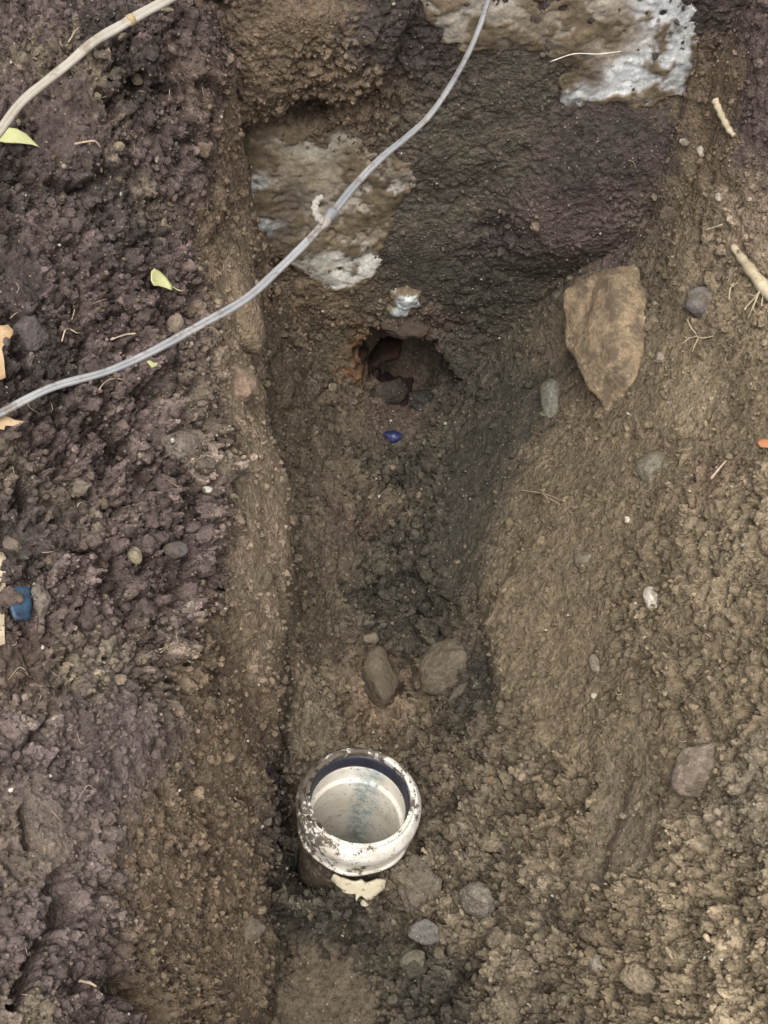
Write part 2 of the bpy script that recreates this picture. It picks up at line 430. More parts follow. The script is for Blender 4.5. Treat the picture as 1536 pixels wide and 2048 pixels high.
# soil tones, some with shade painted in: (u, v, tone, how crumbly)
MX, TL = (.150, .118, .092), (.142, .110, .099)
T, TD, TR = (.110, .082, .073), (.066, .053, .048), (.108, .078, .062)
Y_, S_, SL, SF = (.200, .163, .115), (.166, .122, .083), (.275, .212, .150), (.118, .094, .066)  # SL dry face, lightened as lit; SF damp floor, trench shade painted in
O_, R_, RL, G_ = (.062, .055, .042), (.170, .132, .087), (.236, .186, .123), (.156, .126, .088)  # O_ damp soil, darkened further to carry the trench's shade
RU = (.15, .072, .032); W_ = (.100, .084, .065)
SOILS = [
    (60, 20, T, .6), (50, 110, Y_, .5), (110, 80, Y_, .5), (180, 150, Y_, .4), (215, 200, Y_, .4), (250, 110, TD, .8), (270, 190, TD, .9), (120, 230, T, .2), (150, 290, T, .15),
    (250, 300, Y_, .5), (290, 380, Y_, .5), (310, 420, Y_, .5), (60, 380, TD, .7), (200, 380, TD, .6), (330, 300, T, .6), (380, 150, TR, .5), (330, 60, T, .6), (200, 40, TD, .7), (400, 60, T, .5), (380, 380, T, .4),
    (100, 450, T, .5), (250, 470, TD, .7), (350, 510, T, .7), (50, 560, TD, .2), (150, 600, T, .8), (300, 650, T, .9), (60, 700, TD, .8), (100, 900, T, .9), (300, 830, T, 1), (400, 850, MX, .9),
    (20, 930, Y_, .6), (200, 960, T, 1), (150, 1020, MX, .6), (380, 1000, T, 1), (410, 940, MX, .9), (50, 1080, TD, .7), (250, 1130, T, .9), (350, 1130, T, .9), (120, 1200, T, .9), (150, 1340, Y_, .8), (220, 1350, Y_, .8),
    (40, 1340, TR, .4, .4), (60, 1430, Y_, .8), (60, 1500, TL, .8), (250, 1430, TL, .25), (250, 1520, TL, .3), (350, 1290, MX, .8), (330, 1220, T, .9), (400, 1320, S_, .7), (150, 1600, TL, .5), (50, 1660, MX, .5), (110, 1700, MX, .5), (60, 1790, TL, .5), (130, 1880, TL, .8), (60, 2000, Y_, .6), (200, 1980, T, .7), (200, 1750, TL, .7),
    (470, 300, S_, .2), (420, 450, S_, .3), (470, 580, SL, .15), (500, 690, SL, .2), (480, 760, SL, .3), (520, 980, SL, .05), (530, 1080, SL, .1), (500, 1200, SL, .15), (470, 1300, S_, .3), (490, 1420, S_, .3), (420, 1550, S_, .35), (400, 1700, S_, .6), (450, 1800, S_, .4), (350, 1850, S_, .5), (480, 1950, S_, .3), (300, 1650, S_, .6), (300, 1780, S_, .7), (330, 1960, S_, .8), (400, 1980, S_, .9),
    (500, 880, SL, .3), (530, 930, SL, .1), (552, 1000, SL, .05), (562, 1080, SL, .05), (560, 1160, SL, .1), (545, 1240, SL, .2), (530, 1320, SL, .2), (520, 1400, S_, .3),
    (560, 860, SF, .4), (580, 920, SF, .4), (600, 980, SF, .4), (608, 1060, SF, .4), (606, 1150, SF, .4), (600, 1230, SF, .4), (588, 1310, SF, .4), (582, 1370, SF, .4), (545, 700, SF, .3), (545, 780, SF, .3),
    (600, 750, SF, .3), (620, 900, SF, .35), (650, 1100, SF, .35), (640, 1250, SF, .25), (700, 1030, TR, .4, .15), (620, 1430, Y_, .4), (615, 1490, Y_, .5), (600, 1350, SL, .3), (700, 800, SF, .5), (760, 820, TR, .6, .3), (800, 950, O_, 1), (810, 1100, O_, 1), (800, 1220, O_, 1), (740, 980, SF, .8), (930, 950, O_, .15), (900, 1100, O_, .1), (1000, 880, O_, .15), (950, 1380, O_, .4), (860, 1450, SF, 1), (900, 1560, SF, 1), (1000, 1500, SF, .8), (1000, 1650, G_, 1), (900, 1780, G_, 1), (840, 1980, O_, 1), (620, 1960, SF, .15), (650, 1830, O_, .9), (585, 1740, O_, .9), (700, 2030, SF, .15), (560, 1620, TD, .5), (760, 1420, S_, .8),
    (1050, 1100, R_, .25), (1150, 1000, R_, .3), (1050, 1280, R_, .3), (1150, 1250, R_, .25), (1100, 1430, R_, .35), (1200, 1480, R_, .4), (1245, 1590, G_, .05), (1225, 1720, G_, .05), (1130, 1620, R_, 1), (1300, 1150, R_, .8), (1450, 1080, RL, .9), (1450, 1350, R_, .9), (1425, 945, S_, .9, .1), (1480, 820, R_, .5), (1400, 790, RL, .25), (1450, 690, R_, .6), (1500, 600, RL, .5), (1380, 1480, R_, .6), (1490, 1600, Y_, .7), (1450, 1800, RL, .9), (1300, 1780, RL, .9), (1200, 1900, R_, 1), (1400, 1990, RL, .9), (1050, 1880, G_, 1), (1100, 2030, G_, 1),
    (1270, 860, R_, .3), (1130, 900, R_, .25), (1020, 780, O_, .2), (1110, 650, SF, .4), (1300, 1000, R_, .5),
    (1500, 60, T, .7), (1510, 250, T, .6), (1430, 250, S_, .4), (1400, 420, R_, .5), (1300, 500, SF, .8), (1480, 450, SL, .6), (1450, 130, S_, .4),
    (600, 100, S_, 1.2), (520, 130, S_, 1.0), (720, 140, S_, 1.3), (820, 90, TD, .5), (900, 250, W_, .35), (1000, 180, W_, .35), (1000, 330, W_, .35), (900, 450, W_, .35), (1150, 330, TD, .6), (1250, 280, TD, .6), (1100, 430, T, .8), (1200, 430, T, .8), (1000, 480, TD, .6), (960, 600, O_, .35), (850, 560, O_, .3), (1050, 560, O_, .35), (780, 25, TD, .5), (1000, 0, TD, .5), (1250, 0, TD, .5), (1400, 20, TD, .5), (600, 10, S_, .4), (600, 620, S_, .35), (540, 540, S_, .7), (650, 690, SF, .4), (780, 640, SF, .4), (830, 670, TR, .5), (722, 700, RU, .5, .06), (735, 676, RU, .5, .05), (714, 735, RU, .5, .03), (900, 720, O_, .4),
]
SPOS = np.array([hit_base(u, v) for u, v, c, r, *k in SOILS])
SCOL = np.array([c for u, v, c, r, *k in SOILS]); SRGH = np.array([r for u, v, c, r, *k in SOILS])
_u, _v = np.array([q[0] for q in SOILS]), np.array([q[1] for q in SOILS])
SRGH = np.where(_u < 430, SRGH * np.where(_v > 1380, 1.15, 1.5), np.where(_u > 1010, SRGH * np.where(_v > 1550, .95, .66), SRGH))
SRGH = np.where((_v < 600) & (_u > 470) & (_u < 1390), SRGH * .6, SRGH)
SWGT = np.array([q[4] if len(q) > 4 else (.02 if q[2] is Y_ and q[0] < 400 else 1.0) for q in SOILS])

def soil_at(P):
    """soil colour, painted trench shade included, and crumbliness at points of the place"""
    Q = P + .020 * np.stack([fbm(P / .06, 3, 201), fbm(P / .06, 3, 211), fbm(P / .06, 3, 221)], 1)
    Q = Q + .013 * np.stack([fbm(P / .013, 2, 231), fbm(P / .013, 2, 241), fbm(P / .013, 2, 251)], 1)
    K = np.floor((Q + .004 * vnoise(P / .005, 261)[:, None]) / .0075).astype(np.int64)
    Q = Q + (np.stack([hash3(K[:, 0], K[:, 1], K[:, 2], q) for q in (271, 272, 273)], 1) - .5) * .034
    c = np.empty((len(P), 3)); r = np.empty(len(P))
    for i in range(0, len(P), 30000):
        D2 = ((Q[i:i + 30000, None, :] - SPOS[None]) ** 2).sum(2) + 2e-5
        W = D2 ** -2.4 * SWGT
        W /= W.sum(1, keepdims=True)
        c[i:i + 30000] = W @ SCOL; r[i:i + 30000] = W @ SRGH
    return c, r

def axis(lo, hi, step, far):
    a = list(np.arange(lo, hi + step * .5, step))
    s, x, right = step, hi, []
    while x < far: s *= 1.22; x += s; right.append(x)
    s, x, left = step, lo, []
    while x > -far: s *= 1.22; x -= s; left.append(x)
    return np.array(left[::-1] + a + right)

STEP = .0021
gx = axis(-.52, .52, STEP, 60); gy = axis(.36, 1.48, STEP, 60)
NX, NY = len(gx), len(gy)
X, Y = np.meshgrid(gx, gy)
X, Y = X.ravel(), Y.ravel()
Z = ground_z(X, Y)
ZG = Z.reshape(NY, NX)
dzdx = np.gradient(ZG, gx, axis=1).ravel(); dzdy = np.gradient(ZG, gy, axis=0).ravel()
NRM = np.stack([-dzdx, -dzdy, np.ones_like(dzdx)], 1)
NRM /= np.linalg.norm(NRM, axis=1, keepdims=True)
GP = np.stack([X, Y, Z], 1)
near = (np.abs(X) < .9) & (Y > -.2) & (Y < 1.8)
gcol = np.tile(np.array(T), (len(X), 1)); grough = np.full(len(X), .6)
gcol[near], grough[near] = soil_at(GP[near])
gdisp = np.zeros(len(X)); gtint = np.zeros(len(X))
gdisp[near], gtint[near] = soil_disp(GP[near], grough[near])
far_ = ~near
gdisp[far_] = fbm(GP[far_] / .6, 4, 9) * .05

def seg_dist(Px, Py, pts):
    best = np.full(len(Px), 9.0)
    for (ax, ay), (bx, by) in zip(pts[:-1], pts[1:]):
        dx, dy = bx - ax, by - ay
        t = np.clip(((Px - ax) * dx + (Py - ay) * dy) / (dx * dx + dy * dy + 1e-12), 0, 1)
        best = np.minimum(best, np.hypot(Px - ax - t * dx, Py - ay - t * dy))
    return best

CRACKS = [  # dried-out cracks and small cavities (pixel line, half width, depth)
    ([(135, 1750), (115, 1790), (128, 1850), (85, 1890), (70, 1945), (30, 2010)], .0042, .030),
    ([(120, 1775), (138, 1830)], .008, .035), ([(290, 1985), (312, 2000)], .012, .045),
    ([(50, 1625), (58, 1690)], .0035, .016), ([(105, 370), (140, 382), (180, 372)], .0035, .014), ([(20, 690), (50, 720), (60, 760)], .007, .022),
    ([(115, 520), (140, 545)], .006, .02), ([(20, 370), (75, 375)], .0035, .012), ([(400, 1540), (402, 1610)], .003, .012), ([(572, 1180), (575, 1260)], .005, .02),
    ([(330, 1600), (345, 1640)], .004, .014), ([(455, 1440), (470, 1520)], .003, .010), ([(730, 990), (735, 1020)], .004, .014), ([(205, 190), (225, 215), (290, 160)], .005, .02),
    ([(1180, 1575), (1170, 1590)], .004, .012), ([(680, 1120), (685, 1180)], .004, .012), ([(350, 1800), (358, 1830)], .0035, .014), ([(240, 1560), (232, 1500)], .003, .010),
    ([(1500, 1020), (1492, 1050)], .005, .02), ([(760, 870), (790, 905)], .003, .01),
]
wob = fbm(GP[near] / .012, 2, 55) * .003
gd = gdisp[near]
for pts, hw, dep in CRACKS:
    pw = [hit_base(u, v)[:2] for u, v in pts]
    d = seg_dist(GP[near][:, 0], GP[near][:, 1], pw) + wob
    gd -= 1.5 * dep * (1 - smooth(hw * .5, hw * 1.5, d))
gdisp[near] = gd
# the bore of the pipe is empty
rel = GP - PIPE_C
rad = np.linalg.norm(rel - (rel @ PIPE_AX)[:, None] * PIPE_AX, axis=1)
bore = 1 - smooth(.0530, .0572, rad)
# shovel streaks on the cut faces
steep = smooth(.9, 2.2, np.hypot(dzdx, dzdy)) * near
gdisp += steep * .0016 * vnoise(np.stack([Y * 130, Z * 14, X * 14], 1), 301)
GP2 = GP + NRM * gdisp[:, None]
GP2[:, 2] -= bore * .36
gcol = np.clip(gcol * np.exp(gtint * 1.5)[:, None], .01, .9)
idx = np.arange(NX * NY).reshape(NY, NX)
GF = np.stack([idx[:-1, :-1].ravel(), idx[:-1, 1:].ravel(), idx[1:, 1:].ravel(), idx[1:, :-1].ravel()], 1)
ground = obj_np('ground', GP2, GF, M_SOIL, None, True, gcol)
tag(ground, kind='structure')

# ------------------------------------------------------------------ earth face at the end of the trench
def poly_wall(pts):
    return np.array([at_y(u, v, YW - .01)[[0, 2]] for u, v in pts])

def poly_sd(px, pz, poly):
    """signed distance, negative inside"""
    best = np.full(len(px), 9.0); inside = np.zeros(len(px), bool)
    n = len(poly)
    for i in range(n):
        ax, ay = poly[i]; bx, by = poly[(i + 1) % n]
        dx, dy = bx - ax, by - ay
        t = np.clip(((px - ax) * dx + (pz - ay) * dy) / (dx * dx + dy * dy + 1e-12), 0, 1)
        best = np.minimum(best, np.hypot(px - ax - t * dx, pz - ay - t * dy))
        c = ((ay > pz) != (by > pz)) & (px < (bx - ax) * (pz - ay) / (by - ay + 1e-12) + ax)
        inside ^= c
    return np.where(inside, -best, best)

P_OVER = poly_wall([(440, -60), (840, -60), (825, 60), (770, 150), (735, 205), (660, 205), (640, 200), (600, 205), (560, 230), (520, 245), (470, 258), (420, 260)])
P_REC = poly_wall([(555, 222), (600, 212), (655, 235), (650, 262), (585, 262)])
P_SLUMP = poly_wall([(1040, 300), (1200, 230), (1470, 200), (1450, 520), (1180, 560), (1020, 540), (980, 440)])
P_HOLE = poly_wall([(716, 710), (736, 672), (800, 680), (872, 696), (908, 740), (900, 815), (872, 856), (746, 856), (722, 790)])

def wall_y(x, z):
    n = np.stack([x, z, np.zeros_like(x)], 1)
    e = fbm(n / .03, 3, 401) * .008
    y = YW + .012 * fbm(n / .15, 3, 411) + .015 * np.clip(z, 0, 1)
    y = y - .028 * smooth(.006, -.016, poly_sd(x, z, P_OVER) + e * 2.2) - .012 * smooth(0, -.05, poly_sd(x, z, P_OVER))
    y = y + .045 * smooth(.004, -.008, poly_sd(x, z, P_REC) + e * .6)
    y = y - .028 * smooth(.03, -.09, poly_sd(x, z, P_SLUMP) + e)
    y = y + .34 * smooth(.005, -.006, poly_sd(x, z, P_HOLE) + e * 2.2)
    y = y + 14.0 * np.maximum(z - .672, 0) ** 2 * 1.6
    # toe of the face runs out on to the floor
    y = y - .02 * smooth(.12, .02, z)
    return y

wx = np.arange(-.34, .50, .0021); wz = np.arange(-.06, .735, .0021)
WX, WZ = [a.ravel() for a in np.meshgrid(wx, wz)]
WY = wall_y(WX, WZ)
gxw = np.gradient(WY.reshape(len(wz), len(wx)), wx, axis=1).ravel(); gzw = np.gradient(WY.reshape(len(wz), len(wx)), wz, axis=0).ravel()
WN = np.stack([gxw, -np.ones_like(gxw), gzw], 1); WN /= np.linalg.norm(WN, axis=1, keepdims=True)
WP = np.stack([WX, WY, WZ], 1)
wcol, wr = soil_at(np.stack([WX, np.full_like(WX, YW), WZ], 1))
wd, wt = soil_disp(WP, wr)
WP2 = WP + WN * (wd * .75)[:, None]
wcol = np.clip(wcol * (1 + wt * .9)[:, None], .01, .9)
wi = np.arange(len(WX)).reshape(len(wz), len(wx))
WF = np.stack([wi[:-1, :-1].ravel(), wi[:-1, 1:].ravel(), wi[1:, 1:].ravel(), wi[1:, :-1].ravel()], 1)
face = obj_np('earth_face', WP2, WF, M_SOIL, None, True, wcol)
tag(face, kind='structure')

# surface to set things on
NG = len(GP2)
BV = BVHTree.FromPolygons(np.concatenate([GP2, WP2]).tolist(), np.concatenate([GF, WF + NG]).tolist())
CAMV = Vector(CAM)
def hit(u, v):
    d = Vector(ray(u, v)).normalized()
    loc, nrm, i, dist = BV.ray_cast(CAMV, d)
    if nrm.dot(d) > 0: nrm = -nrm
    # the lie of the land rather than the slope of one grain
    if loc.y < YW - .05 and loc.z < .75:
        e = .012
        z4 = base_z(np.array([loc.x + e, loc.x - e, loc.x, loc.x]), np.array([loc.y, loc.y, loc.y + e, loc.y - e]))
        nrm = Vector((-(z4[0] - z4[1]) / (2 * e), -(z4[2] - z4[3]) / (2 * e), 1)).normalized()
    return loc, nrm, dist

# ------------------------------------------------------------------ concrete showing in the earth face
def concrete_slab(name, pts, proud, label, colour_pts, seed, soil_mix):
    poly = poly_wall(pts)
    lo, hi = poly.min(0) - .012, poly.max(0) + .012
    xs = np.arange(lo[0], hi[0], .002); zs = np.arange(lo[1], hi[1], .002)
    x, z = [a.ravel() for a in np.meshgrid(xs, zs)]
    n = np.stack([x, z, np.zeros_like(x)], 1)
    sd_ = poly_sd(x, z, poly) - .007 + fbm(n / .022, 5, seed, .6) * .014
    inn = smooth(.004, -.018, sd_)
    y = wall_y(x, z) + .002 - proud * inn + .10 * smooth(.0, .012, sd_) + .003 * fbm(n / .05, 3, seed + 5)
    # knocked-out pits and mud stuck to the concrete
    f1, f2, rid, tl = cells(n / .022, seed + 9)
    y += .0010 * (rid - .5) * inn + .0017 * fbm(n / .008, 3, seed + 20)
    pit = smooth(.32, .18, f1) * (rid > .78)
    y += pit * .006
    cp = np.array([at_y(u, v, YW - .01) for u, v, c in colour_pts])[:, [0, 2]]; cc = np.array([c for u, v, c in colour_pts])
    wx_ = fbm(n / .03, 3, seed + 31) * .012
    W = (((x + wx_)[:, None] - cp[None, :, 0]) ** 2 + ((z + wx_)[:, None] - cp[None, :, 1]) ** 2 + 1e-5) ** -2.0
    col = (W @ cc) / W.sum(1, keepdims=True)
    mud = smooth(soil_mix - .12, soil_mix + .12, fbm(n / .035, 5, seed + 41, .62) + .32 * smooth(-.016, -.002, sd_))
    y -= mud * .0025
    col = col * (1 - mud[:, None]) + np.array((.15, .115, .075)) * mud[:, None]
    V = np.stack([x, y, z], 1)
    k = np.arange(len(x)).reshape(len(zs), len(xs))
    F = np.stack([k[:-1, :-1].ravel(), k[:-1, 1:].ravel(), k[1:, 1:].ravel(), k[1:, :-1].ravel()], 1)
    # back and sides so that the lump is solid
    nb = len(V)
    rim = np.concatenate([k[0, :], k[1:, -1], k[-1, -2::-1], k[-2:0:-1, 0]])
    B = V[rim].copy(); B[:, 1] = YW + .16
    c = np.array([[V[:, 0].mean(), YW + .16, V[:, 2].mean()]])
    V = np.concatenate([V, B, c]); col = np.concatenate([col, col[rim], col[:1]])
    m = len(rim); j = np.arange(m); j2 = (j + 1) % m
    F = np.concatenate([F, np.stack([rim[j2], rim[j], nb + j, nb + j2], 1), np.stack([nb + j2, nb + j, np.full(m, nb + m), np.full(m, nb + m)], 1)[:0]])
    o = obj_np(name, V, F, M_CONC, None, True, col)
    tag(o, label, 'concrete')
    return o

CB, CW, CT, CM = (.33, .295, .24), (.50, .505, .50), (.25, .205, .155), (.13, .10, .07)
concrete_slab('concrete_footing', [(862, 22), (960, 8), (1100, 30), (1230, 22), (1360, 4), (1392, 60), (1396, 140), (1370, 190), (1300, 222), (1220, 216), (1130, 222), (1130, 195), (1180, 150), (1090, 110), (990, 112), (890, 98)],
              .0045, 'long pale concrete lump with white bloom high in the earth face at right',
              [(900, 30, CB), (980, 30, CB), (1080, 70, CT), (1000, 90, CT), (1150, 50, CB), (1250, 60, CT), (1330, 30, CW), (1370, 100, CW), (1300, 170, CW), (1260, 150, CW), (1180, 160, CM), (1230, 110, CT), (1150, 205, CW), (1250, 205, CW), (1140, 140, CM), (1350, 170, CW)], 511, .14)
concrete_slab('concrete_block', [(500, 285), (600, 272), (690, 280), (760, 318), (812, 345), (812, 395), (790, 420), (780, 470), (745, 520), (742, 560), (705, 590), (670, 596), (625, 560), (590, 530), (520, 500), (470, 440), (462, 400), (480, 330)],
              .005, 'rough tan and grey concrete lump behind the taped joint of the cable',
              [(520, 320, (.26, .21, .15)), (620, 290, (.34, .31, .25)), (600, 360, (.27, .22, .16)), (490, 410, CW), (515, 440, CW), (700, 350, CT), (780, 400, (.46, .43, .37)), (730, 420, (.36, .32, .26)), (560, 430, CM), (650, 480, CT), (690, 555, (.50, .48, .43)), (720, 545, (.50, .48, .43)), (640, 540, (.44, .41, .35)), (560, 500, CM), (760, 480, CT), (800, 350, CT)], 611, .12)
concrete_slab('concrete_fragment', [(778, 632), (790, 604), (810, 596), (826, 602), (824, 622), (800, 634), (786, 642)], .012,
              'small white concrete fragment stuck in the earth above the rusty pipe hole', [(800, 610, (.55, .58, .57)), (815, 605, (.55, .58, .57)), (790, 630, (.36, .38, .37))], 711, .35)

# ------------------------------------------------------------------ builders for the things
def ico(sub):
    bm = bmesh.new(); bmesh.ops.create_icosphere(bm, subdivisions=sub, radius=1.0)
    bm.verts.ensure_lookup_table()
    V = np.array([v.co[:] for v in bm.verts]); F = np.array([[v.index for v in f.verts] for f in bm.faces])
    bm.free(); return V, F
ICO = {k: ico(k) for k in (1, 2, 3, 4, 5)}

def rock_shape(sub, seed, ang=.5, rough=.05, planes=13):
    """unit rock: a sphere cut by random planes, softened, with a worn skin"""
    r = np.random.default_rng(seed)
    V, F = ICO[sub]
    N = r.normal(size=(planes, 3)); N /= np.linalg.norm(N, axis=1, keepdims=True)
    H = r.uniform(.60, .92, planes)
    dn = np.maximum(V @ N.T, 1e-3)
    R = np.minimum((H / dn), 3.0)
    kk = 26.0
    soft = -np.log(np.exp(-kk * R).sum(1) + np.exp(-kk * 1.0)) / kk
    ang = min(1.0, ang + .3)
    rr = 1 * (1 - ang) + np.clip(soft, .35, 1.0) * ang
    rr = rr * (1 + .05 * np.abs(fbm(V * 4.5 + seed % 53, 3, seed % 777)) - .03)
    rr = rr * (1 + rough * fbm(V * 2.2 + seed % 97, 4, seed % 1000, .55) * 1.6)
    return V * rr[:, None], F

def place_basis(n, rot, lean=.5):
    nm = np.array(n) * lean + (-FWD) * (1 - lean); nm /= np.linalg.norm(nm)
    c, s_ = math.cos(math.radians(rot)), math.sin(math.radians(rot))
    ex = RGT * c - UPV * s_
    ex = ex - nm * (ex @ nm); ex /= np.linalg.norm(ex)
    ey = np.cross(nm, ex)
    return ex, ey, nm

def rock(name, u, v, a, b, rot=0, col=(.2, .16, .12), label=None, cat='stone', depth=.8, sink=.45, ang=.6, rough=.06, seed=1, sub=3, mat=None, parent=None, lean=.5, group=None, lift=0, taper=0.0):
    loc, n, dist = hit(u, v)
    t = (np.array(loc) - CAM) @ FWD
    m = t / FPX
    ex, ey, nm = place_basis(n, rot, lean)
    V, F = rock_shape(sub, seed, ang, rough)
    sc = np.array([a * m, b * m, depth * min(a, b) * m])
    if taper: V[:, 1] = np.minimum(V[:, 1], .55 + .12 * V[:, 0])
    V = V - (V.max(0) + V.min(0)) / 2
    V = V / np.abs(V).max(0)
    V[:, 0] *= 1 + taper * V[:, 1]
    V[:, 0] /= np.abs(V[:, 0]).max()
    V = V * sc
    ctr = np.array(loc) + nm * (sc[2] * (1 - 2 * sink) + lift)
    W = V[:, :1] * ex + V[:, 1:2] * ey + V[:, 2:] * nm
    o = obj_np(name, W, F, mat or M_STONE, parent, True)
    o.location = ctr
    o.color = (*col, 1)
    if label: tag(o, label, cat, group)
    return o

def plate(name, outline, mat, n=None, thick=.0006, curl=0.0, lift=.002, rag=0.0, seed=1, bend=None, parent=None, label=None, cat=None, centre=None, tilt=None):
    """a thin solid piece whose outline lies in a plane through the ground there"""
    pts = np.array(outline, float)
    cu, cv = centre if centre else pts.mean(0)
    loc, nn, dist = hit(min(max(cu, 4), 1532), cv)
    nn = np.array(n if n is not None else nn, float); nn /= np.linalg.norm(nn)
    p0 = np.array(loc) + nn * lift
    P = []
    for u, v in pts:
        d = ray(u, v); P.append(CAM + d * (((p0 - CAM) @ nn) / (d @ nn)))
    P = np.array(P)
    # subdivide the outline
    Q = []
    for i in range(len(P)):
        for f in (0, .33, .67): Q.append(P[i] * (1 - f) + P[(i + 1) % len(P)] * f)
    Q = np.array(Q); k = len(Q)
    if rag: Q += (fbm(Q / .006, 3, seed) * rag)[:, None] * ((Q - Q.mean(0)) / (np.linalg.norm(Q - Q.mean(0), axis=1, keepdims=True) + 1e-9))
    c = Q.mean(0)
    size = np.linalg.norm(Q - c, axis=1).max()
    rings = [c + (Q - c) * f for f in (.25, .5, .75, 1.0)]
    V = np.concatenate([[c]] + rings)
    L = V - c
    off = curl * (np.linalg.norm(L, axis=1) / size) ** 2
    if bend is not None:
        bu = np.array(bend[0]) ; bu = bu - nn * (bu @ nn); bu /= np.linalg.norm(bu)
        off = off + bend[1] * ((L @ bu) / size) ** 2
    off = off + fbm(V / .02, 2, seed + 3) * size * .05
    top = V + nn * off[:, None]
    bot = top - nn * thick
    nv = len(V); F = []
    for i in range(k):
        j = (i + 1) % k
        F.append((0, 1 + i, 1 + j))
        for r_ in range(3):
            a0 = 1 + r_ * k; a1 = 1 + (r_ + 1) * k
            F += [(a0 + i, a1 + i, a1 + j), (a0 + i, a1 + j, a0 + j)]
    F2 = [(f[2] + nv, f[1] + nv, f[0] + nv) for f in F]
    e0 = 1 + 3 * k
    for i in range(k):
        j = (i + 1) % k
        F2 += [(e0 + i, e0 + i + nv, e0 + j + nv), (e0 + i, e0 + j + nv, e0 + j)]
    A = np.concatenate([top, bot]) - p0
    o = obj_np(name, A, np.array(F + F2), mat, parent, True)
    o.location = p0
    if label: tag(o, label, cat)
    return o

def catmull(P, n=8):
    P = np.array(P, float)
    P = np.concatenate([[2 * P[0] - P[1]], P, [2 * P[-1] - P[-2]]])
    out = []
    for i in range(1, len(P) - 2):
        for k in range(n):
            t = k / n
            a, b, c, d = P[i - 1:i + 3]
            out.append(.5 * ((2 * b) + (-a + c) * t + (2 * a - 5 * b + 4 * c - d) * t * t + (-a + 3 * b - 3 * c + d) * t ** 3))
    out.append(P[-2]); return np.array(out)

def tube_geo(C, rad, seg=8, prof=None, twist=None, ref=(0, -.6, .8), base=0):
    C = np.asarray(C); n = len(C)
    rad = np.broadcast_to(rad, n)
    Tn = np.gradient(C, axis=0); Tn /= np.linalg.norm(Tn, axis=1, keepdims=True) + 1e-12
    ref = np.array(ref, float)
    S = np.cross(Tn, ref); S /= np.linalg.norm(S, axis=1, keepdims=True) + 1e-12
    U = np.cross(S, Tn)
    V = []
    for i in range(n):
        for k in range(seg):
            a = 2 * math.pi * k / seg
            r = rad[i] * (prof(a) if prof else 1)
            aa = a + (twist[i] if twist is not None else 0)
            V.append(C[i] + S[i] * math.cos(aa) * r + U[i] * math.sin(aa) * r)
    F = []
    for i in range(n - 1):
        for k in range(seg):
            k2 = (k + 1) % seg
            F += [(i * seg + k, i * seg + k2, (i + 1) * seg + k2), (i * seg + k, (i + 1) * seg + k2, (i + 1) * seg + k)]
    V += [C[0], C[-1]]
    for k in range(seg):
        k2 = (k + 1) % seg
        F += [(n * seg, k2, k), (n * seg + 1, (n - 1) * seg + k, (n - 1) * seg + k2)]
    return np.array(V), np.array(F) + base

def tubes(name, lines, mat, parent=None, label=None, cat=None, origin=None, group=None):
    Vs, Fs, b = [], [], 0
    for C, rad in lines:
        V, F = tube_geo(C, rad, 7, base=b); Vs.append(V); Fs.append(F); b += len(V)
    V = np.concatenate(Vs); F = np.concatenate(Fs)
    o0 = V.mean(0) if origin is None else np.array(origin)
    o = obj_np(name, V - o0, F, mat, parent, True)
    o.location = o0
    if label: tag(o, label, cat, group)
    return o

def strand(pts, r0, r1=None, lift=.0032, n=5):
    """a root or twig lying on the soil through pixel points"""
    P = []
    for q in pts:
        u, v = q[0], q[1]; e = q[2] if len(q) > 2 else 0
        loc, nn, d = hit(min(u, 1535), v)
        if u > 1535:
            t = (np.array(loc) - CAM) @ FWD; P.append(at_t(u, v, t) + np.array(nn) * (lift + e))
        else: P.append(np.array(loc) + np.array(nn) * (lift + e))
    C = catmull(P, n)
    return C, np.linspace(r0, r0 * .6 if r1 is None else r1, len(C)) * .78 * (1 + .15 * np.sin(np.arange(len(C)) * 1.7))

def lathe(profile, seg=112):
    V, F = [], []
    for r, z in profile:
        for k in range(seg):
            a = 2 * math.pi * k / seg; V.append((r * math.cos(a), r * math.sin(a), z))
    for i in range(len(profile) - 1):
        for k in range(seg):
            k2 = (k + 1) % seg
            F.append((i * seg + k, i * seg + k2, (i + 1) * seg + k2, (i + 1) * seg + k))
    return np.array(V), np.array(F)[:, ::-1]

# ------------------------------------------------------------------ white drain pipe
pipe = empty('drain_pipe', PIPE_C)
_ex = np.array([1.0, 0, 0]); _ex -= PIPE_AX * (_ex @ PIPE_AX); _ex /= np.linalg.norm(_ex)
_ey = np.cross(PIPE_AX, _ex)
pipe.rotation_euler = Matrix(np.stack([_ex, _ey, PIPE_AX], 1).tolist()).to_euler()
tag(pipe, 'white plastic drain pipe with a muddy open socket standing in the trench floor', 'pipe')
V, F = lathe([(.0575, -.0095), (.0556, -.0092), (.0552, -.0086), (.0550, -.0010), (.0552, -.0003), (.0558, 0), (.0590, 0), (.0596, -.0003), (.0599, -.0010), (.0600, -.0034), (.0603, -.0042), (.0608, -.0045), (.0624, -.0045), (.0632, -.0048), (.0640, -.0056), (.0676, -.0118), (.0687, -.0145), (.0692, -.0165), (.0693, -.0180),
              (.0693, -.0245), (.0691, -.0255), (.0684, -.0268), (.0650, -.0292), (.0640, -.0302), (.0634, -.0320), (.0632, -.034), (.0632, -.050), (.0634, -.0515), (.0640, -.0525)], 144)
V[:, :2] *= (1 + .006 * np.sin(np.arctan2(V[:, 1], V[:, 0]) * 5))[:, None]
obj_np('socket', V, F, M_PVC, pipe)
V, F = lathe([(.0575, -.0088), (.0550, -.0098), (.0532, -.0135), (.0538, -.018), (.0524, -.0225), (.0532, -.0285), (.0552, -.0318), (.0575, -.0325)])
obj_np('rubber_seal', V, F, M_RUBBER, pipe)
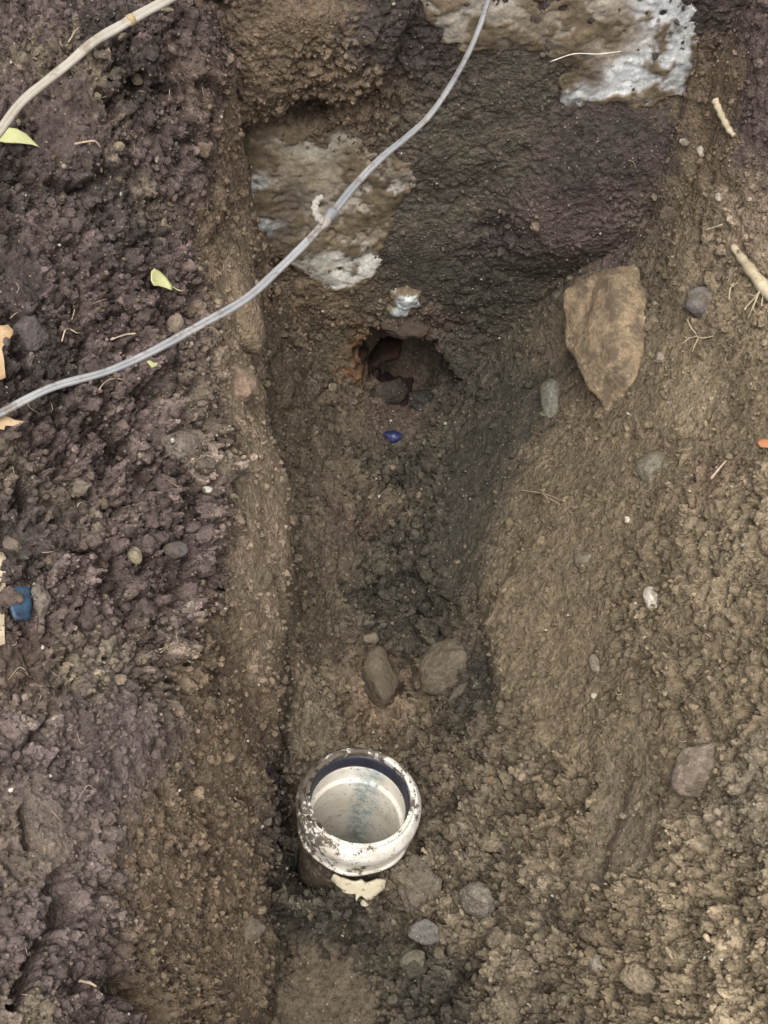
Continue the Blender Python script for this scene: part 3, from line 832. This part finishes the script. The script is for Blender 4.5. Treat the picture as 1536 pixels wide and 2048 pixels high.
V, F = lathe([(.0575, -.0322), (.0552, -.0328), (.0546, -.036), (.0546, -.056), (.0536, -.0585), (.0508, -.0595), (.0502, -.062), (.0502, -.10), (.0502, -.36)])
obj_np('bore', V, F, M_PVCIN, pipe)
V, F = lathe([(.0636, -.0524), (.0654, -.0532), (.0660, -.0555), (.0656, -.0580), (.0615, -.0590)])
V[:, :2] *= (1 + .012 * np.sin(np.arctan2(V[:, 1], V[:, 0]) * 7 + 1))[:, None]
obj_np('ring', V, F, M_PVC, pipe)
V, F = lathe([(.0615, -.0588), (.0585, -.064), (.0578, -.10), (.0578, -.36), (.0518, -.362)])
obj_np('barrel', V, F, M_MUD, pipe)

# mud caked on the collar
mr = np.random.default_rng(3)
for q in range(22):
    a = math.radians(mr.uniform(80, 225))
    r_, z_ = [(.0612, -.0030), (.0655, -.0085), (.0690, -.0170), (.0570, .0006)][int(mr.integers(0, 4))]
    Vm, Fm = rock_shape(3, 820 + q, .4, .35, 7)
    s3 = np.array([mr.uniform(.002, .0055), mr.uniform(.0015, .003), mr.uniform(.0009, .0018)])
    Vm = Vm * s3
    t_, n_ = np.array([-math.sin(a), math.cos(a), 0]), np.array([math.cos(a) * .6, math.sin(a) * .6, .8])
    Wm = Vm[:, :1] * t_ + Vm[:, 1:2] * np.cross(n_, t_) + Vm[:, 2:] * n_ + np.array([math.cos(a) * r_, math.sin(a) * r_, z_])
    om = obj_np('mud_lump', Wm, Fm, M_CLOD, pipe); om.color = (.055, .043, .032, 1)
# cream shard lying against the pipe
nsh = np.array([.05, -.75, .55])
plate('pipe_shard', [(662, 1770), (668, 1758), (690, 1764), (716, 1760), (738, 1768), (756, 1766), (776, 1776), (770, 1786), (752, 1794), (732, 1799), (714, 1798), (710, 1790), (692, 1788), (680, 1782)], M_CREAM, n=nsh, thick=.0045, lift=.010, rag=.007, seed=5,
      bend=((1, 0, 0), -.012), label='cream curved shard of broken pipe below the white pipe socket', cat='pipe shard', centre=(720, 1785))
rock('mortar_crumb', 730, 1806, 9, 8, 0, (.50, .45, .32), 'cream crumb just below the curved shard under the pipe', 'crumb', seed=903, sub=2, sink=.3)

# ------------------------------------------------------------------ cables
def peanut(a): return .9 * abs(math.cos(a)) + math.sqrt(1 - .81 * math.sin(a) ** 2)
def cable(name, pts, r0, mat, label, tw, wob):
    kr = np.random.default_rng(len(pts))
    P = [at_t(u + kr.uniform(-3, 3), v + kr.uniform(-3, 3), t) for u, v, t in pts]
    C = catmull(P, 10)
    tws = np.interp(np.linspace(0, 1, len(C)), np.linspace(0, 1, len(tw)), tw)
    V, F = tube_geo(C, r0 * (1 + .03 * np.sin(np.arange(len(C)) * .6)), 28, peanut, tws)
    root = empty(name, C[0])
    o = obj_np('cable_sheath', V - C[0], F, mat, root)
    tag(root, label, 'cable')
    return root, C

CA = [(-260, 960, 1.36), (-120, 885, 1.365), (0, 826, 1.375), (100, 778, 1.38), (210, 742, 1.39), (300, 705, 1.395), (400, 652, 1.40), (490, 597, 1.41), (560, 540, 1.42), (620, 480, 1.43), (665, 425, 1.44), (710, 370, 1.45), (765, 315, 1.46), (820, 270, 1.475),
      (862, 228, 1.485), (900, 168, 1.50), (940, 100, 1.52), (963, 45, 1.53), (978, 0, 1.54), (992, -70, 1.55), (1002, -200, 1.585), (1010, -330, 1.62), (1040, -560, 1.82), (1100, -800, 2.05)]
cab, C = cable('electric_cable', CA, .0022, M_CABLE, 'thin grey twin cable hanging across the trench with a taped joint', [.1, .3, .55, -.1, .35, .3, .8, 1.1, 1.25, 1.2, 1.2, 1.2], 0)
j = int(np.argmin(np.linalg.norm(C - at_t(668, 428, 1.44), axis=1)))
V, F = tube_geo(C[j - 3:j + 2], [.0032, .0052, .0062, .0054, .0034], 14)
obj_np('dark_tape', V - C[0], F, M_TIE, cab)
V, F = tube_geo(C[j - 6:j - 1], [.0030, .0050, .0058, .0056, .0042], 14)
obj_np('pale_tape', V - C[0], F, M_TAPE, cab)
tl = catmull([at_t(654, 442, 1.435), at_t(642, 440, 1.43), at_t(633, 428, 1.428), at_t(630, 412, 1.43), at_t(636, 398, 1.435), at_t(646, 394, 1.437)], 5)
V, F = tube_geo(tl, np.linspace(.0034, .0020, len(tl)) * (1 + .25 * np.sin(np.arange(len(tl)) * 1.9)), 8, lambda a: 1 + .45 * math.cos(2 * a))
obj_np('tape_tail', V - C[0], F, M_TAPE, cab)
CB2 = [(-200, 520, 1.38), (-90, 375, 1.40), (0, 262, 1.415), (40, 210, 1.42), (90, 160, 1.425), (140, 124, 1.43), (190, 84, 1.435), (240, 52, 1.44), (290, 26, 1.45), (340, -4, 1.46), (420, -50, 1.48), (560, -120, 1.53), (760, -260, 1.63)]
cab2, C2 = cable('beige_cable', CB2, .0029, M_CABLE_T, 'thick muddy beige cable crossing the top left corner', [.3, .5, .6, .4, .2, .5, .3], 0)
j = int(np.argmin(np.linalg.norm(C2 - at_t(262, 40, 1.444), axis=1)))
V, F = tube_geo(C2[j - 1:j + 2], .0058, 16)
obj_np('yellow_band', V - C2[0], F, M_BAND, cab2)

# ------------------------------------------------------------------ stones one can point to
GRY, TAN, BRN, OLV, PNK = (.20, .185, .17), (.30, .245, .175), (.20, .155, .11), (.17, .16, .12), (.30, .215, .16)
rock('boulder', 1256, 696, 128, 182, -4, (.275, .205, .130), 'big pale brown boulder wedged in the right bank near the roots', depth=.6, sink=.60, ang=.75, seed=318, sub=5, rough=.08, lean=.35, taper=.26)
rock('grey_stone', 1405, 606, 31, 31, 20, GRY, 'grey angular stone to the right of the big pale boulder', seed=12, ang=.8, sink=.35, sub=3)
rock('river_stone', 1102, 802, 22, 48, -4, (.17, .17, .135), 'greenish grey oval stone left of the big boulder', seed=13, ang=.4, sink=.45, sub=3)
rock('river_stone', 1306, 932, 36, 30, -20, (.215, .20, .15), 'flat olive stone half sunk in the right bank below the big boulder', seed=14, ang=.5, sink=.6, depth=.5, sub=3)
rock('long_stone', 757, 1355, 36, 64, -6, (.135, .108, .078), 'long brown stone standing on the trench floor above the pipe', seed=15, ang=.8, sink=.34, depth=1.0, sub=4)
rock('round_stone', 893, 1335, 51, 62, 22, (.165, .138, .10), 'rounded tan stone right of the long brown stone in the trench', seed=16, ang=.75, sink=.38, depth=.8, sub=4)
rock('stone_sliver', 916, 1386, 28, 9, -38, (.13, .12, .10), 'thin grey sliver leaning under the rounded tan stone', seed=17, ang=.7, sink=.25, sub=3)
rock('small_stone', 741, 1276, 17, 13, 10, (.20, .165, .12), 'small tan stone at the upper tip of the long stone', seed=18, sink=.3, sub=3)
rock('brown_clod', 770, 1442, 32, 38, 10, (.15, .115, .078), 'knobbly brown clod between the long stone and the pipe', 'clod', seed=19, ang=.3, rough=.2, sink=.3, sub=4, mat=M_CLOD)
rock('white_pebble', 1304, 1198, 17, 27, -18, (.50, .44, .37), 'smooth white pebble on the right bank', cat='pebble', seed=20, ang=.2, rough=.02, sink=.3, sub=3)
rock('pink_stone', 474, 766, 48, 42, 28, PNK, 'pinkish stone at the lip of the left bank below the cable', seed=21, ang=.7, sink=.4, depth=.7, sub=4)
rock('tan_stone', 350, 652, 21, 26, 10, (.27, .21, .16), 'rounded tan stone just above the cable on the left bank', seed=22, ang=.5, sink=.4, sub=3)
rock('bank_boulder', 474, 610, 46, 112, -17, (.205, .155, .105), 'long brown boulder in the lip of the left bank crossed by the cable', seed=23, ang=.5, sink=.5, depth=.7, sub=4, mat=M_CLOD, rough=.09)
rock('earth_lump', 362, 898, 42, 34, -10, (.17, .14, .115), 'large grey brown earth lump on the crumbly left bank', 'clod', seed=24, ang=.6, sink=.35, rough=.12, sub=4, mat=M_CLOD)
rock('white_pebble', 414, 980, 11, 8, 0, (.62, .57, .50), 'tiny bright white pebble near the lip of the left bank', cat='pebble', seed=25, ang=.3, sink=.25, sub=2)
rock('pale_stone', 375, 1220, 17, 21, 10, (.34, .29, .24), 'pale angular stone on the left bank, level with the blue shard', seed=26, ang=.8, sink=.35, sub=3)
rock('flat_stone', 1402, 1540, 60, 62, 15, (.235, .185, .145), 'wide pinkish brown stone nearly buried in the right bank', seed=27, ang=.6, sink=.72, depth=.55, sub=4)
rock('pale_stone', 1200, 1928, 24, 28, -25, (.29, .25, .20), 'pale rounded stone near the bottom edge right of centre', seed=28, ang=.4, sink=.4, sub=3)
rock('tan_clod', 1285, 1958, 46, 30, 12, (.245, .195, .135), 'tan blocky clod beside the pale rounded stone at the bottom', 'clod', seed=29, ang=.7, sink=.4, sub=4, mat=M_CLOD, rough=.1)
rock('grey_clod', 849, 1864, 32, 26, 0, (.165, .150, .13), 'round grey clod below right of the pipe', 'clod', seed=30, ang=.4, sink=.3, sub=4, mat=M_CLOD, rough=.1)
rock('olive_clod', 825, 1920, 27, 23, 0, (.14, .125, .09), 'olive clod under the round grey clod', 'clod', seed=31, ang=.5, sink=.3, sub=4, mat=M_CLOD, rough=.1)
rock('brown_lump', 955, 1800, 38, 36, 0, (.175, .15, .12), 'lumpy brown clod right of the cream shard', 'clod', seed=32, ang=.6, sink=.35, sub=4, mat=M_CLOD, rough=.14)
rock('mud_lump', 840, 1770, 46, 62, -15, (.15, .125, .095), 'tall mud lump touching the lower right of the pipe', 'clod', seed=33, ang=.4, sink=.35, sub=4, mat=M_CLOD, rough=.2)
rock('buried_stone', 500, 1862, 32, 30, 10, (.23, .19, .15), 'rounded stone showing in the cut face at lower left', seed=34, ang=.4, sink=.45, sub=4)
rock('buried_stone', 1168, 1122, 24, 22, 15, (.21, .17, .125), 'small round stone sunk in the smooth right bank above the white pebble', seed=35, ang=.4, sink=.6, sub=3)
rock('side_stone', 18, 1098, 26, 30, 0, (.24, .19, .15), 'round brown stone at the left edge above the blue shard', seed=36, ang=.4, sink=.3, sub=3)
rock('shard_stone', 84, 1204, 22, 42, -4, (.17, .14, .115), 'upright grey stone touching the right side of the blue shard', seed=37, ang=.7, sink=.3, sub=3, mat=M_CLOD, rough=.12)
rock('dark_slab', 60, 668, 44, 42, 10, (.105, .088, .085), 'dark purple slab of earth beside the dry tan leaf', 'clod', seed=38, ang=.8, sink=.35, sub=4, mat=M_CLOD, rough=.06)
rock('peg_stone', 1190, 1328, 12, 20, -15, (.27, .23, .17), 'slim pale stone set upright in the right bank', seed=40, ang=.5, sink=.4, sub=3)
rock('small_stone', 665, 776, 9, 9, 0, (.42, .36, .26), 'tiny cream stone left of the rusty pipe hole', cat='pebble', seed=41, sink=.3, sub=2)
rock('blue_lump', 784, 874, 19, 14, 10, (.03, .04, .12), 'shiny dark blue lump on the trench floor below the rusty pipe', 'glass', seed=42, ang=.4, rough=.12, sink=.25, sub=3, mat=M_BLUE)
rock('brown_pebble', 1320, 716, 10, 12, 0, (.34, .28, .22), 'pale pebble at the right flank of the big boulder', cat='pebble', seed=44, sink=.3, sub=2)
rock('pale_stone', 213, 1290, 19, 25, 12, (.27, .24, .18), 'pale greenish stone on the left bank below the blue shard', seed=45, ang=.6, sink=.35, sub=3)
rock('pale_stone', 268, 1112, 16, 20, -30, (.32, .27, .18), 'pale yellow stone on the crumbly left bank above the pale angular stone', seed=46, ang=.6, sink=.35, sub=3)
rock('grey_stone', 350, 1100, 26, 18, 0, (.15, .13, .13), 'flat purple grey stone near the lip of the left bank', seed=47, ang=.6, sink=.4, sub=3)
for (u, v, a, b, lab) in [(1438, 395, 8, 10, 'small cream pebble in the upper right bank below the root knuckle'), (1402, 303, 7, 13, 'slim cream seed like pebble left of the root knuckle'), (1370, 285, 12, 8, 'curved cream pebble on the slumped soil left of the root knuckle'),
                          (128, 333, 5, 5, 'tiny white grain on the smooth dark patch at upper left'), (313, 315, 6, 12, 'narrow pale chip on the upper left bank'), (1307, 1400, 12, 4, 'thin white chip on the lower right bank'), (1255, 1040, 8, 9, 'yellowish pebble on the right bank above the white pebble'),
                          (335, 20, 14, 4, 'thin pale chip near the beige cable'), (1188, 1391, 6, 6, 'white grain below the slim upright stone'), (982, 1557, 8, 5, 'orange tinted grain right of the pipe')]:
    rock('pebble', u, v, a, b, random.uniform(-30, 30), (.55, .30, .10) if 'orange' in lab else (.52, .46, .36), lab, cat='pebble', seed=int(u), sink=.3, sub=2, ang=.4)

# ------------------------------------------------------------------ rusty pipe in the hole of the earth face
def rusty_pipe():
    o0 = at_y(800, 768, YW + .012)
    root = empty('rusty_pipe', o0)
    tag(root, 'broken rusty iron pipe in a dark hole at the foot of the earth face', 'pipe')
    ax = np.array([.16, 1.0, -.04]); ax /= np.linalg.norm(ax)
    e1 = np.cross(ax, [0, 0, 1]); e1 /= np.linalg.norm(e1); e2 = np.cross(e1, ax)
    nA, nL = 56, 16
    V, F = [], []
    for side, r0 in ((0, .046), (1, .039)):
        for i in range(nL):
            for k in range(nA):
                a = math.radians(95 + 190 * k / (nA - 1))
                rag = .010 * float(vnoise(np.array([[k * .33, .5, .5]]), 3)[0]) + .012 * abs(math.sin(a * 1.3))
                s_ = (i / (nL - 1)) * .16 + rag * (1 - i / (nL - 1))
                r = r0 * (1 + .05 * float(vnoise(np.array([[k * .4, i * .5, side]]), 8)[0]))
                V.append(ax * s_ + e1 * (math.cos(a) * r) * 1.12 + e2 * math.sin(a) * r)
    n1 = nA * nL
    for i in range(nL - 1):
        for k in range(nA - 1):
            q = i * nA + k
            F.append((q, q + 1, q + nA + 1, q + nA)); F.append((n1 + q, n1 + q + nA, n1 + q + nA + 1, n1 + q + 1))
    for k in range(nA - 1): F.append((k, n1 + k, n1 + k + 1, k + 1))
    for i in range(nL - 1):
        q = i * nA; F.append((q, q + nA, n1 + q + nA, n1 + q)); q = i * nA + nA - 1; F.append((q, n1 + q, n1 + q + nA, q + nA))
    obj_np('pipe_shell', np.array(V), np.array(F), M_RUST, root)
    return root
rusty_pipe()
rock('iron_crust', 815, 656, 54, 26, 12, (.16, .09, .06), 'reddish brown crust of rusty earth above the dark pipe hole', 'crust', seed=61, ang=.4, rough=.3, sink=.62, depth=.6, sub=4, mat=M_REDSOIL, lean=.2)
rock('rust_lump', 720, 704, 18, 26, 0, (.2, .09, .03), 'orange brown rust lump at the left rim of the pipe hole', 'rust', seed=62, ang=.3, rough=.35, sink=.6, sub=3, mat=M_RUST)
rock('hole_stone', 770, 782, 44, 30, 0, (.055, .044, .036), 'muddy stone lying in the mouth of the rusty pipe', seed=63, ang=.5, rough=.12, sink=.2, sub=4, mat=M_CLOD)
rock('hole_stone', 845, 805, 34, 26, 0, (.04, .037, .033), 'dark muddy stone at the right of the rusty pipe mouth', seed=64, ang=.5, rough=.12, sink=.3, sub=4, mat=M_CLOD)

# ------------------------------------------------------------------ leaves
lf = plate('fallen_leaf', [(300, 544), (306, 538), (318, 543), (332, 556), (342, 574), (341, 582), (330, 576), (318, 572), (306, 572), (300, 562)], M_LEAFG, thick=.0004, curl=.003, lift=.011, seed=3, label='yellow green leaf with a stalk lying on the left bank above the cable', cat='leaf')
Cs, rs = strand([(336, 578, .004), (350, 586, .004), (366, 585, .005)], .0008, .0006, .003)
V, F = tube_geo(Cs, rs, 6); obj_np('stalk', V - np.array(lf.location), F, M_LEAFG, lf)
plate('fallen_leaf', [(-14, 282), (4, 262), (18, 256), (34, 258), (52, 268), (66, 282), (78, 296), (64, 290), (40, 287), (10, 286)], M_LEAFG, thick=.0004, curl=.004, lift=.008, seed=4, label='pale yellow leaf half under the beige cable at the left edge', cat='leaf', centre=(34, 275))
plate('dry_leaf', [(-30, 655), (-4, 652), (14, 652), (27, 660), (26, 670), (10, 678), (4, 690), (8, 720), (9, 758), (0, 764), (-30, 760)], M_LEAFT, thick=.0005, curl=.006, lift=.012, seed=6, rag=.002, label='upright dry tan leaf at the left edge above the grey cable', cat='leaf', centre=(6, 700))
plate('dry_leaf', [(-30, 835), (0, 832), (14, 830), (30, 840), (54, 846), (30, 852), (12, 852), (8, 862), (-6, 856), (-30, 862)], M_LEAFT, thick=.0005, curl=.005, lift=.010, seed=8, rag=.002, label='dry tan leaf with pointed lobes just below the grey cable at the left edge', cat='leaf', centre=(14, 845))
plate('leaf_scrap', [(294, 722), (300, 720), (308, 726), (316, 724), (314, 732), (304, 735)], M_LEAFG, thick=.0004, lift=.008, seed=9, label='tiny yellow leaf scrap just under the grey cable', cat='leaf')
plate('wood_strip', [(-20, 1108), (4, 1104), (13, 1120), (12, 1180), (9, 1240), (11, 1288), (2, 1290), (-20, 1292)], M_ROOT, thick=.006, lift=.010, rag=.002, seed=10, label='weathered tan strip of wood along the left edge beside the blue shard', cat='wood', centre=(4, 1200))
plate('blue_shard', [(18, 1174), (40, 1172), (62, 1174), (66, 1200), (64, 1238), (30, 1240), (22, 1216)], M_BLUE2, thick=.003, lift=.007, seed=11, bend=((1, 0, 0), -.006), label='curved blue glass shard sunk in the left bank', cat='glass')
plate('bark_chip', [(1512, 884), (1520, 878), (1545, 880), (1560, 888), (1545, 896), (1520, 894)], M_ORANGE, thick=.003, lift=.004, seed=12, label='orange bark chip at the right edge', cat='bark', centre=(1522, 887))

# ------------------------------------------------------------------ roots, straws and twigs
tubes('thick_root', [strand([(1466, 492, -.002), (1490, 520, .002), (1515, 552, .004), (1560, 610, .004)], .0055, .0105, .002)], M_ROOT, label='thick pale root poking out of the right bank at the right edge', cat='root')
tubes('rootlet_tuft', [strand([(1536, 575, .006), (1522, 595, .005), (1500, 616, .003), (1493, 622)], .0018, .0012), strand([(1524, 594, .005), (1512, 622, .004), (1498, 640)], .0013, .0008), strand([(1536, 590, .005), (1532, 604, .004), (1527, 614)], .0014, .001), strand([(1522, 596, .004), (1506, 592, .003)], .0009, .0006), strand([(1513, 618, .004), (1518, 634)], .0008, .0005)], M_ROOT, label='forked pale rootlets below the thick root at the right edge', cat='root')
tubes('rootlet_tuft', [strand([(1378, 640), (1388, 658, .002), (1400, 672, .003)], .0012, .0009), strand([(1402, 676, .003), (1386, 680, .003), (1372, 676)], .0012, .0007), strand([(1400, 678, .003), (1414, 680, .003), (1430, 674)], .0011, .0006), strand([(1404, 680, .003), (1396, 696, .003), (1388, 708)], .0009, .0005), strand([(1386, 680, .003), (1374, 690, .003), (1364, 694)], .0008, .0005), strand([(1392, 662, .003), (1380, 666, .002)], .0007, .0005)], M_ROOT, label='spidery pale rootlets right of the big boulder', cat='root')
tubes('rootlet_tuft', [strand([(1464, 602, .002), (1468, 580, .003), (1472, 566)], .0013, .0008), strand([(1470, 576, .003), (1480, 566)], .0009, .0006), strand([(1470, 572, .003), (1462, 564)], .0008, .0005)], M_ROOT, label='small forked rootlet left of the thick root', cat='root')
tubes('root_knuckle', [strand([(1434, 200, .001), (1442, 214, .002), (1452, 238, .002), (1462, 258, .002), (1472, 270, .001)], .0062, .0042, .001)], M_ROOT, label='tan knuckle of root in the upper right bank', cat='root')
tubes('straw', [strand([(1416, 458, .003), (1452, 446, .004)], .0014, .0012)], M_ROOT, label='short cream straw on the upper right bank', cat='straw')
tubes('fine_root', [strand([(1048, 984, .002), (1080, 990, .004), (1100, 994, .003), (1136, 1006)], .0007, .0004), strand([(1090, 992, .003), (1110, 1004, .003), (1124, 1012)], .0005, .0004), strand([(1096, 993, .003), (1104, 1010, .002)], .0005, .0003)], M_TWIG, label='fine curled root on the right side of the trench', cat='root')
tubes('twig', [strand([(214, 684, .003), (238, 676, .005), (262, 672, .004)], .0016, .0011)], M_TWIG, label='short pale twig above the cable on the left bank', cat='twig')
tubes('twig', [strand([(1428, 962, .002), (1446, 944, .004), (1460, 926, .003)], .0022, .001)], M_TWIG, label='brown splinter on the dark patch of the right bank', cat='twig')
tubes('straw', [strand([(312, 1300, .002), (326, 1294, .004), (342, 1284, .002)], .0010, .0007), strand([(314, 1306, .002), (330, 1292, .004)], .0007, .0005), strand([(324, 1290, .003), (330, 1302, .002)], .0006, .0004)], M_ROOT, label='tangle of pale straws on the left bank', cat='straw')
tubes('root_arch', [strand([(194, 782, .001), (200, 772, .006), (212, 766, .008), (236, 764, .004), (250, 768)], .0009, .0006)], M_TWIG, label='thin curved rootlet under the grey cable', cat='root')
tubes('root_arch', [strand([(120, 686, .001), (122, 668, .006), (130, 666, .007), (146, 671, .004), (156, 668)], .0010, .0007), strand([(136, 650, .003), (140, 628, .006), (142, 614, .002)], .0008, .0006)], M_ROOT, label='bent white rootlet between the dry leaf and the twig', cat='root')
tubes('splinter', [strand([(138, 90, .003), (150, 76, .006), (158, 66, .006)], .0009, .0006)], M_ROOT, label='pale splinter just above the beige cable', cat='twig')
tubes('pale_rootlet', [strand([(146, 290, .002), (166, 286, .004), (186, 284, .003), (198, 296, .001)], .0015, .001)], M_TWIG, label='pinkish rootlet on the smooth dark patch at upper left', cat='root')
tubes('twig', [strand([(150, 1966, .002), (168, 1972, .004), (184, 1978, .002)], .0019, .0013)], M_TWIG, label='short pale twig at the bottom left', cat='twig')
tubes('crack_thread', [strand([(1098, 112, .006), (1150, 98, .007), (1200, 92, .007), (1238, 84, .006)], .0007, .0006, .006)], M_WHITE, label='white root thread across the long concrete lump', cat='root')

# ------------------------------------------------------------------ loose clods: parts of the ground
clod_protos = {}
def clod_mesh(i):
    if i not in clod_protos:
        V, F = rock_shape(3, 4000 + i, .6, .30, 9)
        clod_protos[i] = mesh_np('soil_clod', V, F, M_CLOD, True)
    return clod_protos[i]
ZONES = [((20, 860, 420, 1260), 70, (8, 28)), ((90, 590, 420, 860), 40, (8, 26)), ((180, 60, 420, 560), 14, (9, 26)), ((760, 930, 880, 1270), 34, (8, 22)), ((560, 1690, 700, 1850), 16, (9, 22)), ((780, 1640, 1010, 2040), 52, (9, 28)), ((1010, 1560, 1190, 2040), 20, (7, 17)),
         ((800, 1420, 900, 1620), 16, (8, 20)), ((20, 1380, 230, 1600), 20, (7, 15)), ((20, 1850, 260, 2040), 14, (8, 18)), ((1250, 1650, 1530, 2040), 16, (7, 15)), ((500, 470, 640, 700), 6, (10, 20))]
rr = np.random.default_rng(99)
for (u0, v0, u1, v1), cnt, (s0, s1) in ZONES:
    for q in range(cnt):
        u, v = rr.uniform(u0, u1), rr.uniform(v0, v1)
        loc, n, dist = hit(u, v)
        p = np.array(loc)
        if np.linalg.norm((p - PIPE_C) - ((p - PIPE_C) @ PIPE_AX) * PIPE_AX) < .075: continue
        s_ = (s0 + (s1 - s0) * rr.random() ** 2.2) * ((p - CAM) @ FWD) / FPX
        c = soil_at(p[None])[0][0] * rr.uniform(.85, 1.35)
        o = bpy.data.objects.new('soil_clod', clod_mesh(int(rr.integers(0, 14))))
        link(o, ground)
        o.location = p + np.array(n) * s_ * .12
        o.scale = (s_ * rr.uniform(.8, 1.25), s_ * rr.uniform(.8, 1.2), s_ * rr.uniform(.6, .95))
        o.rotation_euler = (rr.uniform(-.6, .6), rr.uniform(-.6, .6), rr.uniform(0, 6.3))
        o.color = (*c, 1)

# ------------------------------------------------------------------ crumbs and grit: too many to count
def crumbs(name, n, r_mid, r_sig, r_lo, r_hi, sub, seed, wall_share):
    r = np.random.default_rng(seed)
    protos = [rock_shape(sub, 7000 + seed * 31 + i, .7, .22, 6)[0] for i in range(10)]
    F0 = ICO[sub][1]; nv = len(protos[0])
    vis = (np.abs(X) < .5) & (Y > .38) & (Y < YW + .02) & (rad > .075)
    ids = np.nonzero(vis)[0]
    wgt = (np.minimum(grough[ids], 1.2) ** 1.4 + .10) * np.sqrt(1 + dzdx[ids] ** 2 + dzdy[ids] ** 2)
    pick = r.choice(ids, int(n * (1 - wall_share)), p=wgt / wgt.sum())
    wv = np.nonzero((WZ > .0) & (WZ < .70))[0]
    ww = wr[wv] ** 1.5 + .05
    wpk = r.choice(wv, int(n * wall_share), p=ww / ww.sum())
    Pp = np.concatenate([GP2[pick], WP2[wpk]]); Nn = np.concatenate([NRM[pick], WN[wpk]]); Cc = np.concatenate([gcol[pick], wcol[wpk]])
    m = len(Pp)
    s_ = np.clip(np.exp(r.normal(math.log(r_mid), r_sig, m)), r_lo, r_hi)
    q = r.normal(size=(m, 4)); q /= np.linalg.norm(q, axis=1, keepdims=True)
    w_, x_, y_, z_ = q.T
    R = np.stack([1 - 2 * (y_ * y_ + z_ * z_), 2 * (x_ * y_ - z_ * w_), 2 * (x_ * z_ + y_ * w_), 2 * (x_ * y_ + z_ * w_), 1 - 2 * (x_ * x_ + z_ * z_), 2 * (y_ * z_ - x_ * w_), 2 * (x_ * z_ - y_ * w_), 2 * (y_ * z_ + x_ * w_), 1 - 2 * (x_ * x_ + y_ * y_)], 1).reshape(m, 3, 3)
    base = np.stack(protos)[r.integers(0, 10, m)] * np.stack([np.ones(m), r.uniform(.65, 1, m), r.uniform(.5, .9, m)], 1)[:, None, :]
    V = np.einsum('mij,mvj->mvi', R, base) * s_[:, None, None] + (Pp + Nn * (s_ * .25)[:, None] + r.normal(size=(m, 3)) * .0008)[:, None, :]
    col = Cc * np.exp(r.normal(.05, .18, m))[:, None]
    pale = r.random(m)
    col = np.where((pale < .012)[:, None] & (s_ < .0032)[:, None], np.array((.52, .47, .40)) * r.uniform(.7, 1.1, (m, 1)), col)
    col = np.where(((pale > .012) & (pale < .06))[:, None], col * .4 + np.array((.25, .20, .13)) * .6, col)
    col = np.clip(col, .01, .8)
    F = (F0[None] + (np.arange(m) * nv)[:, None, None]).reshape(-1, 3)
    o = obj_np(name, V.reshape(-1, 3), F, M_SOIL, None, False, np.repeat(col, nv, 0))
    return o
c1 = crumbs('soil_grit', 42000, .0021, .42, .0010, .0055, 1, 1, .16)
tag(c1, 'fine loose grit scattered over the trench sides', 'grit', kind='stuff')
c2 = crumbs('soil_crumbs', 3600, .0046, .30, .0030, .0085, 2, 2, .06)
tag(c2, 'loose crumbs of earth strewn over the banks and floor', 'soil', kind='stuff')

def fibres(n, seed):
    r = np.random.default_rng(seed); Vs, Fs, b = [], [], 0
    for k in range(n):
        z = (0, 2, 3)[r.integers(0, 3)]
        u, v = [(r.uniform(10, 440), r.uniform(30, 1500)), (r.uniform(850, 1380), r.uniform(180, 620)), (r.uniform(1150, 1526), r.uniform(200, 1500)), (r.uniform(10, 440), r.uniform(500, 2030))][z]
        loc, nn, d = hit(u, v); p = np.array(loc); nn = np.array(nn)
        a = r.uniform(0, 6.28); t = np.cross(nn, [math.cos(a), math.sin(a), .3]); t /= np.linalg.norm(t)
        q = np.cross(nn, t); L = r.uniform(.006, .020); w_ = r.uniform(-.4, .4)
        P = [p + nn * (.0035 * math.sin(f * 3.14) - .0005) + t * L * (f - .5) + q * L * w_ * math.sin(f * 4) for f in (0, .25, .5, .75, 1)]
        V, F = tube_geo(catmull(P, 3), np.linspace(r.uniform(.0002, .0005), .00015, 13), 5, base=b)
        Vs.append(V); Fs.append(F); b += len(V)
    return np.concatenate(Vs), np.concatenate(Fs)
V, F = fibres(80, 5)
tag(obj_np('root_fibres', V, F, M_TWIG), 'hair thin roots and straw bits scattered over the soil', 'roots', kind='stuff')
